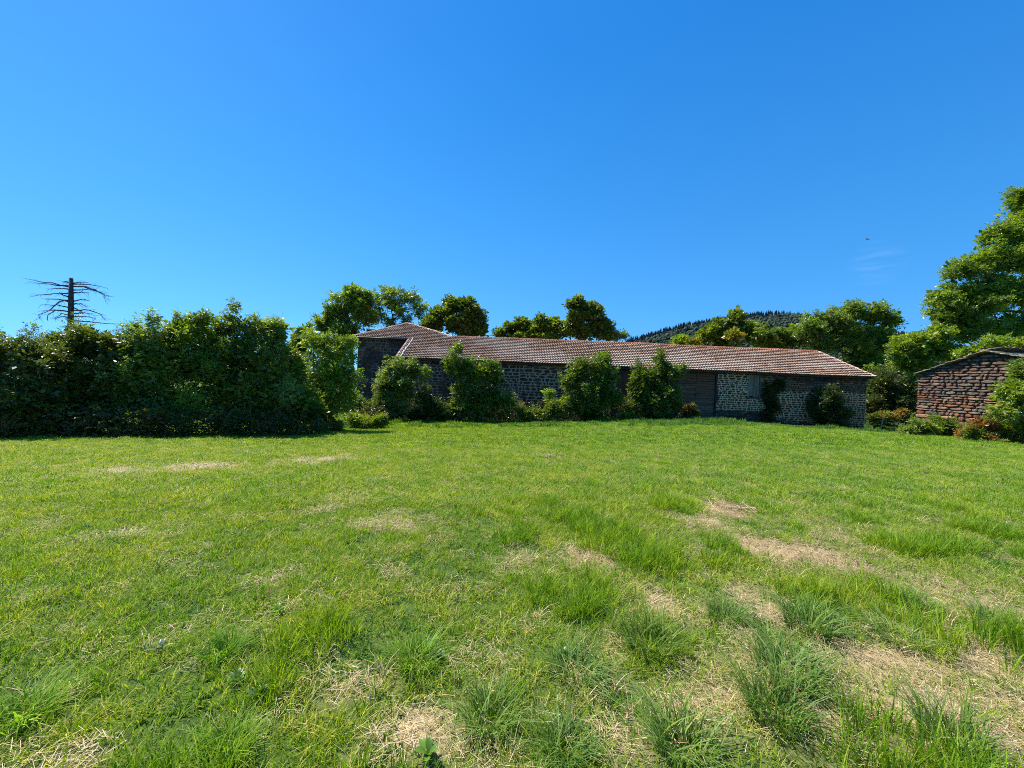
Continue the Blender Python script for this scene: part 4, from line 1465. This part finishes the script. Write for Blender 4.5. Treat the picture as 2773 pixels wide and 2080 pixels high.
def colf_t(px, py, x, z):
    n_ = fbm(x * 1.2, z * 1.6, 88, 3)[:, None]
    return np.array([.075, .05, .045]) + np.clip((n_ - .48) * 6, 0, 1) * np.array([.16, .12, .11])


ww = link('wing_wall', grid_wall(TWx0, TWx1 + .3, zb, c_tl[2], TYW, .1, [], colf_t), barn, M_mortar)
mb = MB()
mb.box((TWx0, TYW + .05 - BO[1], zb), (TWx1 + .3, TYW + .5 - BO[1], c_tl[2] - .08), (.07, .05, .045))
mb.box((TWx0, TYW + .5 - BO[1], zb), (TWx0 + .5, wb - .5 - BO[1], c_tl[2] - .08), (.07, .05, .045))
mb.box((TWx0 + .5, wb - 1 - BO[1], zb), (c_rl[0], wb - .5 - BO[1], c_tl[2] - .08), (.07, .05, .045))
link('wall_core', mb.mesh('wall_core'), ww, M_mortar)
for (cx, cz, w, h) in make_cells(TWx0, TWx1 + .25, -1.5, c_tl[2] - .12, TYW, [], 'tower', r):
    o = bpy.data.objects.new('stone', S_me[int(r.integers(len(SH)))]); COL.objects.link(o); o.parent = ww
    g_ = r.uniform(.02, .06)
    o.location = (cx, TYW - BO[1] + r.uniform(-.01, .01), cz); o.rotation_euler = (0, r.normal() * .06, 0)
    o.scale = (w - g_, .11, h - g_)
    up_ = cz > 2.9
    b = np.array([.13, .055, .036]) if (r.uniform() < (.75 if up_ else .25)) else np.array([.055, .044, .042])
    o.color = (*(b * r.uniform(.6, 1.4)), 1)

# brick wall of a building behind the wing
rear = thing('brick_wall', 'low red brick parapet just behind the left roof slope', 'wall', (P(1010, 900, wb + 2)[0], wb + 2, 0))
mb = MB()
bx0, bx1 = P(992, 900, wb + 2)[0], P(1038, 900, wb + 2)[0]
ztop = P(1010, 892, wb + 2)[2]
w0 = rear.location.x
mb.box((bx0 - w0, 0, -3), (bx1 - w0, .3, ztop), (.12, .09, .07))
link('core', mb.mesh('core'), rear, M_mortar)
bk = MB(); bk.box((-.5, -.5, -.5), (.5, .5, .5)); bme = bk.mesh('brick'); bme.materials.append(M_tile)
for row in range(9):
    z = ztop - .05 - row * .085
    x = bx0 + (row % 2) * .12
    while x < bx1 - .2:
        o = bpy.data.objects.new('brick', bme); COL.objects.link(o); o.parent = rear
        o.location = (x + .11 - w0, .0, z); o.scale = (.215, .03, .07); o.color = (*(np.array([.25, .07, .05]) * r.uniform(.7, 1.3)), 1)
        x += .23

# doors
def plank(parent, lo, hi, col, jitter=.0):
    mb = MB()
    x0, y0, z0 = lo; x1, y1, z1 = hi
    j = lambda: r.normal() * jitter
    mb.add([(x0 + j(), y0, z0 + j()), (x1 + j(), y0 + j(), z0 + j()), (x1, y1, z0), (x0, y1, z0), (x0 + j(), y0, z1 + j()), (x1 + j(), y0 + j(), z1 + j()), (x1, y1, z1), (x0, y1, z1)],
           [(0, 3, 2, 1), (4, 5, 6, 7), (0, 1, 5, 4), (1, 2, 6, 5), (2, 3, 7, 6), (3, 0, 4, 7)], col)
    link('plank', mb.mesh('plank'), parent, M_wood)


def fr(parent, lo, hi, col, nm='post'):
    mb = MB(); mb.box(lo, hi, col); link(nm, mb.mesh(nm), parent, M_wood)


x0, x1, z0, z1 = openings[0]
door = link('barn_door', None, barn); door.location = (0, 0, 0)
z = z0
xm = (x0 + x1) / 2 - .05
while z < z1 - .1:
    h = r.uniform(.2, .27)
    zz = min(z + h - .022, z1)
    f = np.clip((z + .4) / 2.0, 0, 1)
    c = np.array([.17, .11, .07]) * (1 - f) + np.array([.20, .085, .05]) * f
    plank(door, (x0 + .05, .10, z), (xm - .015, .15, zz), c * r.uniform(.75, 1.25), .008)
    plank(door, (xm + .015, .09, z), (x1 - .14, .14, zz), c * r.uniform(.75, 1.25), .008)
    z += h
fr(door, (x1 - .13, -.04, z0), (x1 + .02, .2, z1), (.05, .03, .025))
fr(door, (x0 - .08, -.03, z0), (x0 + .05, .2, z1), (.05, .032, .026))
fr(barn, (x0 - .3, -.05, z1 - .02), (x1 + .3, .2, z1 + .2), (.075, .045, .035), 'lintel')
x0, x1, z0, z1 = openings[1]
hay = link('hay_door', None, barn)
x = x0 + .08
while x < x1 - .1:
    w = r.uniform(.11, .16)
    plank(hay, (x, .03, z0 + r.uniform(0, .12)), (min(x + w - .015, x1 - .04), .065, z1), np.array([.22, .165, .12]) * r.uniform(.55, 1.3), .006)
    x += w
fr(hay, (x0 - .02, -.045, z0), (x0 + .075, .15, z1), (.26, .235, .2))
fr(hay, (x1 - .03, -.045, z0), (x1 + .05, .15, z1), (.16, .12, .09))
fr(barn, (x0 - .2, -.04, z0 - .14), (x1 + .2, .2, z0 - .01), (.10, .075, .06), 'sill')
fr(barn, (x0 - .2, -.05, z1 - .01), (x1 + .2, .2, z1 + .15), (.08, .05, .04), 'lintel')
x0, x1, z0, z1 = openings[2]
loft = link('loft_door', None, barn)
x = x0 + .03
while x < x1 - .05:
    w = r.uniform(.2, .26)
    plank(loft, (x, .08, z0), (min(x + w - .015, x1 - .02), .12, z1), np.array([.14, .062, .04]) * r.uniform(.8, 1.2), .004)
    x += w
fr(barn, (x0 - .25, -.04, z1 - .01), (x1 + .25, .2, z1 + .17), (.07, .045, .035), 'lintel')

# ------------------------------------------------------------------ small stone barn on the right
SA = P(2489, 1012, 24.0)               # far left corner, at eave
dirv = unit(np.array([.10, -1.0, 0]))   # gable runs towards us
nrm = np.array([-dirv[1] * -1, 0, 0])
out_n = unit(np.array([dirv[1], -dirv[0], 0]))      # outward (to the left)
if out_n[0] > 0:
    out_n = -out_n
# ridge: intersect the pixel ray with the gable plane
def gable_pt(px, py):
    v = R3 @ np.array([(px - 1386.5) / 1042, -(py - 1040) / 1042, -1.0])
    o = np.array([0, 0, EYE])
    tt = ((SA - o) @ out_n) / (v @ out_n)
    return o + v * tt


rpnt = gable_pt(2682, 952)
half = (rpnt - SA) @ dirv
Wd = half * 2.15
zeave = SA[2]; zrid = rpnt[2]
zfoot = -2.2
print('small barn', SA, rpnt, half, zrid - zeave)
small = thing('stone_shed', 'small rustic stone barn of reddish brown rubble with a slab roof, on the right', 'barn', (SA[0], SA[1], 0))
# local frame: u along gable (dirv), n outward; build in local coords (u, -n, z) and rotate
ang = math.atan2(dirv[1], dirv[0])
small.rotation_euler = (0, 0, ang)
# local x = dirv ; local y = left of dirv. outward normal in local:
ln_ = out_n[0] * -dirv[1] + out_n[1] * dirv[0]
ys = 1 if ln_ > 0 else -1               # outward is local y * ys
print('ys', ys)
Dp = 9.0


def eavez(u):
    if u < half:
        return zeave + (zrid - zeave) * u / half
    return zrid - (zrid - zeave) * (u - half) / (Wd - half) * .95


mb = MB()
pts = [(0, zfoot), (Wd, zfoot), (Wd, eavez(Wd) - .02), (half, zrid - .02), (0, zeave - .02)]
Vf = [(p[0], 0, p[1]) for p in pts]; Vb = [(p[0], -ys * Dp, p[1]) for p in pts]
mb.add(Vf + Vb, [(0, 1, 2, 3, 4), (9, 8, 7, 6, 5), (0, 5, 6, 1), (1, 6, 7, 2), (2, 7, 8, 3), (3, 8, 9, 4), (4, 9, 5, 0)], (.055, .042, .035))
sw = link('wall', mb.mesh('wall'), small, M_mortar)
r = np.random.default_rng(44)
z = -1.95
S_c = [(.17, .10, .075), (.20, .135, .10), (.14, .11, .095), (.12, .115, .11), (.22, .15, .11), (.10, .095, .09), (.16, .07, .055), (.19, .16, .13), (.26, .12, .06)]
cnt = 0
while z < zrid - .1:
    low = z < .2
    h = r.uniform(.19, .34) if low else r.uniform(.12, .21)
    u = -.02
    while u < Wd - .1:
        w = r.choice([.2, .34, .5, .8]) * r.uniform(.85, 1.2) if low else r.choice([.18, .3, .42, .65]) * r.uniform(.85, 1.2)
        if u + w > Wd - .15:
            w = Wd - u
        if z + h < min(eavez(u), eavez(min(u + w, Wd))) - .04 or (z + h * .6 < eavez(u + w / 2) - .08 and w < .9):
            k = int(r.integers(len(S_me)))
            o = bpy.data.objects.new('stone', S_me[k]); COL.objects.link(o); o.parent = sw
            dpt = r.uniform(.16, .24)
            o.location = (u + w / 2, ys * r.uniform(-.03, .03), z + h / 2)
            o.scale = (w - r.uniform(.01, .04), -ys * dpt, h - r.uniform(.012, .035))
            o.rotation_euler = (r.normal() * .02, r.normal() * .02, 0)
            c = np.array(S_c[r.integers(len(S_c))]) * np.array([1.32, 1.08, .85]) * r.uniform(.6, 1.25)
            if z > 1.6:
                c = c * .5 + np.array([.10, .09, .08]) * .5
            o.color = (*c, 1); cnt += 1
        u += w
    z += h
print('shed stones', cnt)
# slab roof: two slopes of overlapping stone slabs
sroof = MB()
ov = .2
sroof.add([(-.12, ys * ov, zeave - .03), (half, ys * ov, zrid + .03), (half, -ys * (Dp + .2), zrid + .03), (-.12, -ys * (Dp + .2), zeave - .03)], [(0, 1, 2, 3)], (.14, .12, .09))
sroof.add([(half, ys * ov, zrid + .03), (Wd + .25, ys * ov, eavez(Wd) - .07), (Wd + .25, -ys * (Dp + .2), eavez(Wd) - .07), (half, -ys * (Dp + .2), zrid + .03)], [(0, 1, 2, 3)], (.14, .12, .09))
sr = link('roof', sroof.mesh('roof'), small, M_stone)
slab_ms = []
for s_ in range(5):
    q = np.random.default_rng(500 + s_)
    nn_ = 8
    ring = []
    for j in range(nn_):
        a_ = 2 * math.pi * j / nn_ + .39 + q.uniform(-.2, .2)
        c_, s2 = math.cos(a_), math.sin(a_)
        rad = (abs(c_) ** 4 + abs(s2) ** 4) ** -.25 * q.uniform(.85, 1.05) * .5
        ring.append((rad * c_, rad * s2))
    V = [(p[0], p[1], 0) for p in ring] + [(p[0] * .97, p[1] * .97, 1) for p in ring]
    Fc = [(j, (j + 1) % nn_, nn_ + (j + 1) % nn_, nn_ + j) for j in range(nn_)] + [tuple(nn_ + j for j in range(nn_)), tuple(nn_ - 1 - j for j in range(nn_))]
    me = mesh_np('slab', np.array(V), Fc, np.ones((len(V), 3))); me.materials.append(M_stone)
    slab_ms.append(me)
for side_ in (0, 1):
    Lr = half + .25 if side_ == 0 else (Wd - half + .25)
    nrow_ = int(Lr / .27)
    for i_ in range(nrow_ + 1):
        s0 = i_ * .27
        for j_ in range(7):
            yy = ys * (ov - .1 - j_ * .42 + r.uniform(-.08, .08))
            if side_ == 0:
                u = -.12 + s0 + .2; sl_ = math.atan2(zrid - zeave, half)
                z = zeave - .02 + u * math.tan(sl_)
            else:
                u = Wd + .25 - s0 - .2; sl_ = -math.atan2(zrid - eavez(Wd), Wd - half)
                z = eavez(Wd) - .07 + (Wd + .25 - u) * math.tan(-sl_)
            o = bpy.data.objects.new('slab', slab_ms[int(r.integers(5))]); COL.objects.link(o); o.parent = sr
            o.location = (u, yy, z + .03)
            o.rotation_euler = (r.normal() * .05, -sl_ + (.10 if side_ == 0 else -.10) + r.normal() * .05, r.normal() * .2)
            o.scale = (r.uniform(.5, .68), r.uniform(.42, .6), r.uniform(.022, .042))
            c = .75 * np.array([(.28, .24, .15), (.22, .2, .15), (.32, .27, .19), (.25, .2, .15)][r.integers(4)]) * r.uniform(.8, 1.2)
            o.color = (*c, 1)

# ------------------------------------------------------------------ bits in the gap between the barns
pp_ = P(2382, 1160, 36)
post = thing('fence_post', 'thin pale leaning pole in the gap between the barns', 'post', (pp_[0], 36, g1(pp_[0], 36) - .05))
mb = MB()
tp = P(2392, 1128, 36)
mb.tube([(0, 0, 0), (tp[0] - pp_[0], 0, tp[2] - post.location.z)], [.035, .028], 7, (.4, .37, .32))
link('pole', mb.mesh('pole', True), post, M_wood)
for (px, py, w, lab) in ((2352, 1146, .42, 'pale flat stone nearest the barn corner'), (2384, 1156, .5, 'pale stone at the foot of the leaning pole'), (2362, 1159, .36, 'small pale stone in the shade before the barn corner')):
    c_ = P(px, py, 35.2)
    o = bpy.data.objects.new('rock', slab_ms[int(r.integers(5))].copy()); COL.objects.link(o)
    o.location = (c_[0], 35.2, g1(c_[0], 35.2) - .03); o.scale = (w, w * .8, .18); o.rotation_euler = (.05, .1, r.uniform(0, 3))
    o.color = (.42, .38, .3, 1); o['label'] = lab; o['category'] = 'stone'; o['group'] = 'pale stones in the gap'

# ------------------------------------------------------------------ bird
bp_ = P(2348, 648, 60)
bird = MB()
def wing(sx):
    return [(0, .12, 0), (0, -.12, 0), (sx * .32, .10, .16), (sx * .32, -.06, .16), (sx * .75, .0, .02), (sx * .6, -.08, .06)]
for sx in (1, -1):
    w_ = wing(sx)
    th = [(a_, b_, c_ - .02) for a_, b_, c_ in w_]
    bird.add(w_ + th, [(0, 1, 3, 2), (2, 3, 5, 4), (6, 8, 9, 7), (8, 10, 11, 9), (0, 2, 8, 6), (2, 4, 10, 8), (1, 7, 9, 3), (3, 9, 11, 5), (4, 5, 11, 10)], (.04, .035, .03))
bird.tube([(0, .30, .02), (0, .2, .02), (0, .08, 0), (0, -.12, 0), (0, -.26, .01), (0, -.42, .01)], [.01, .04, .07, .065, .035, .045], 8, (.05, .045, .04))
bo = link('bird', bird.mesh('bird', True), None, M_feather, label='dark bird gliding high in the blue sky at right', category='bird')
bo.location = bp_; bo.rotation_euler = (.2, -.45, 1.2); bo.scale = (.75, .75, .75)

# ------------------------------------------------------------------ foreground tussocks and weeds
TG = 'tall grass tussocks in the foreground'
tus_specs = [dict(nb=260, radius=.12, hmin=.16, hmax=.34, wid=.0065, lean=.75, cols=[(.15, .23, .045), (.18, .26, .05), (.11, .18, .035), (.25, .32, .10)], seg=5, seed=901),
             dict(nb=230, radius=.13, hmin=.14, hmax=.30, wid=.007, lean=.95, cols=[(.14, .23, .05), (.18, .27, .06), (.11, .18, .04), (.28, .35, .14)], seg=5, seed=902),
             dict(nb=220, radius=.11, hmin=.12, hmax=.26, wid=.0075, lean=.85, cols=[(.17, .29, .03), (.20, .32, .04), (.13, .23, .03)], seg=5, seed=903)]
tms = []
for sp in tus_specs:
    V, Fc, C = blades(**sp)
    me = mesh_np('tussock', V, Fc, C); me.materials.append(M_grass); tms.append(me)
tl = [(2190, 1720, 0, 1.35, 'big arching grass tussock at mid right with straw all round it'),
      (2130, 1850, 1, 1.5, 'long upright tussock below the big arching one'),
      (2100, 1960, 0, 1.3, 'dark tussock above the straw patch at lower right'),
      (1760, 1760, 0, 1.35, 'thick dark green tussock right of centre beside a straw patch'),
      (1850, 2040, 1, 1.15, 'tussock of thick pale blades at the bottom edge right of centre'),
      (2580, 2040, 0, 1.15, 'spiky tussock in the straw at the bottom right'),
      (2430, 1760, 1, 1.0, 'blue green tussock at the right between straw strips'),
      (1330, 1960, 1, 1.1, 'rounded tussock right of the strong straw patch at the bottom'),
      (1530, 2040, 1, .95, 'bright tussock at the bottom edge near the middle'),
      (1560, 1830, 1, 1.1, 'tussock with dark hollow under it in the middle foreground'),
      (1120, 1800, 2, 1.1, 'leafy green tussock left of the straw hollow'),
      (610, 1780, 2, 1.1, 'bright green tussock at left foreground'),
      (60, 1960, 2, 1.1, 'soft arching tussock at the bottom left corner'),
      (620, 2040, 2, .9, 'yellow green tussock on the bottom edge at left'),
      (2480, 1640, 1, .9, 'low bluish tussock at right below the twin straw patches'),
      (1960, 1700, 0, .9, 'small tussock left of the big arching tussock'),
      (2700, 1700, 1, 1.0, 'tussock at the far right edge above the straw')]
for k, (px, py, v, s, lab) in enumerate(tl):
    gp = pix_ground(px, py)
    o = bpy.data.objects.new('grass_tussock', tms[v]); COL.objects.link(o)
    o.location = (gp[0], gp[1], g1(*gp) - .01)
    s2 = s * .9 * random.uniform(.9, 1.1)
    o.scale = (s2, s2, s * .72 * random.uniform(.9, 1.1)); o.rotation_euler = (0, 0, random.uniform(0, 6.28))
    o['label'] = lab; o['category'] = 'grass tuft'; o['group'] = TG

# broad-leaved weeds (dock / plantain rosettes)
def rosette(seed, nl=9, L0=.16, W0=.05, col=(.10, .2, .03)):
    q = np.random.default_rng(seed)
    mb = MB()
    for k in range(nl):
        a_ = 2 * math.pi * k / nl + q.normal() * .3
        ln = L0 * q.uniform(.6, 1.15); w = W0 * q.uniform(.7, 1.2); el = q.uniform(.5, 1.2)
        d = np.array([math.cos(a_), math.sin(a_), 0]); sd_ = np.array([-d[1], d[0], 0])
        V = []; n = 5
        for s in range(n + 1):
            u = s / n
            c0 = d * ln * u * math.cos(el) + np.array([0, 0, ln * (u * math.sin(el) - .45 * u * u * math.sin(el))])
            ww_ = w * math.sin(math.pi * min(1, u * .93 + .05)) ** .8 * .5
            V += [c0 - sd_ * ww_ + (0, 0, ww_ * .35), c0, c0 + sd_ * ww_ + (0, 0, ww_ * .35)]
        Fc = []
        for s in range(n):
            b = s * 3
            Fc += [(b, b + 1, b + 4, b + 3), (b + 1, b + 2, b + 5, b + 4)]
        mb.add(V, Fc, np.array(col) * q.uniform(.8, 1.25))
    return mb


wl = [(640, 1860, .13, (.09, .19, .03), 'broad leaved weed in the grass below the bright tussock'),
      (700, 1900, .12, (.07, .15, .04), 'darker broad leaved weed just right of another weed'),
      (1160, 2050, .15, (.13, .24, .03), 'dock leaves at the bottom edge by the straw patch'),
      (750, 1665, .14, (.16, .27, .03), 'light green leafy weed beside the pink clover'),
      (1520, 1790, .13, (.10, .19, .06), 'plantain with shiny leaves in the middle foreground'),
      (240, 1440, .12, (.07, .15, .03), 'dark broad leaved weed in the left of the field'),
      (430, 1770, .12, (.17, .23, .14), 'weed with silvery white leaf undersides at left'),
      (1180, 1790, .12, (.12, .2, .09), 'grey green leafy weed left of the middle'),
      (2700, 1480, .14, (.07, .15, .04), 'dark leafy weed near the right edge'),
      (2060, 1330, .16, (.07, .14, .03), 'dark leafy weed below the dry tuft')]
for k, (px, py, L0, cc, lab) in enumerate(wl):
    gp = pix_ground(px, py)
    me = rosette(700 + k, 13, L0 * .62, L0 * .2, cc).mesh('rosette', True)
    o = link('weed', me, None, M_leaf, label=lab, category='plant', group='broad leaved weeds in the meadow')
    o.location = (gp[0], gp[1], g1(*gp) + .02)
# clover flowers
for (px, py, cc, lab) in ((727, 1650, (.55, .12, .35), 'pink clover flower in the left of the meadow'), (712, 1665, (.12, .03, .02), 'dark red faded clover head just below the pink one'),
                          (690, 1665, (.12, .03, .02), 'brown clover head left of the pink flower')):
    gp = pix_ground(px, py)
    root = thing('clover_flower', lab, 'flower', (gp[0], gp[1], g1(*gp)), 0, 'clover flowers')
    mb = MB(); mb.tube([(0, 0, 0), (.005, 0, .06), (0, 0, .12)], [.0015, .0012, .001], 5, (.08, .15, .03)); link('stem', mb.mesh('stem'), root, M_leaf)
    mb = MB()
    q = np.random.default_rng(int(px))
    for j in range(60):
        d = unit(q.normal(size=3)); c0 = np.array([0, 0, .125]) + d * .006
        e = c0 + d * .010; s_ = unit(np.cross(d, q.normal(size=3))) * .0022
        mb.add([c0, (c0 + e) / 2 + s_, e, (c0 + e) / 2 - s_], [(0, 1, 2, 3)], np.array(cc) * q.uniform(.8, 1.2))
    link('petals', mb.mesh('petals'), root, M_leaf)
# heap of dry cut stalks
for (px, py, n_, lab) in ((1985, 1385, 90, 'tangled heap of dry straw stalks in mid field at right'), (1490, 1238, 30, 'small bundle of dry straw far off in mid field'), (530, 1268, 60, 'strip of dry straw stalks far off at left')):
    gp = pix_ground(px, py)
    q = np.random.default_rng(int(px)); mb = MB()
    for j in range(n_):
        c0 = np.array([q.normal() * .16 * (1 if px > 600 else 2.5), q.normal() * .12, q.uniform(.02, .09)])
        d = unit(np.array([q.normal(), q.normal(), q.uniform(.0, .5)])) * q.uniform(.08, .28)
        mb.tube([c0 - d * .5 + (0, 0, .02), c0 + d * .5 + (0, 0, .03)], [.0035, .0025], 3, np.array(s_cols[q.integers(5)]), cap=False)
    o = link('straw_heap', mb.mesh('straw_heap'), None, M_straw, label=lab, category='straw', group='small heaps of dry straw')
    o.location = (gp[0], gp[1], g1(*gp))

# barn wall shading helper objects: none
print('objects', len(bpy.data.objects))
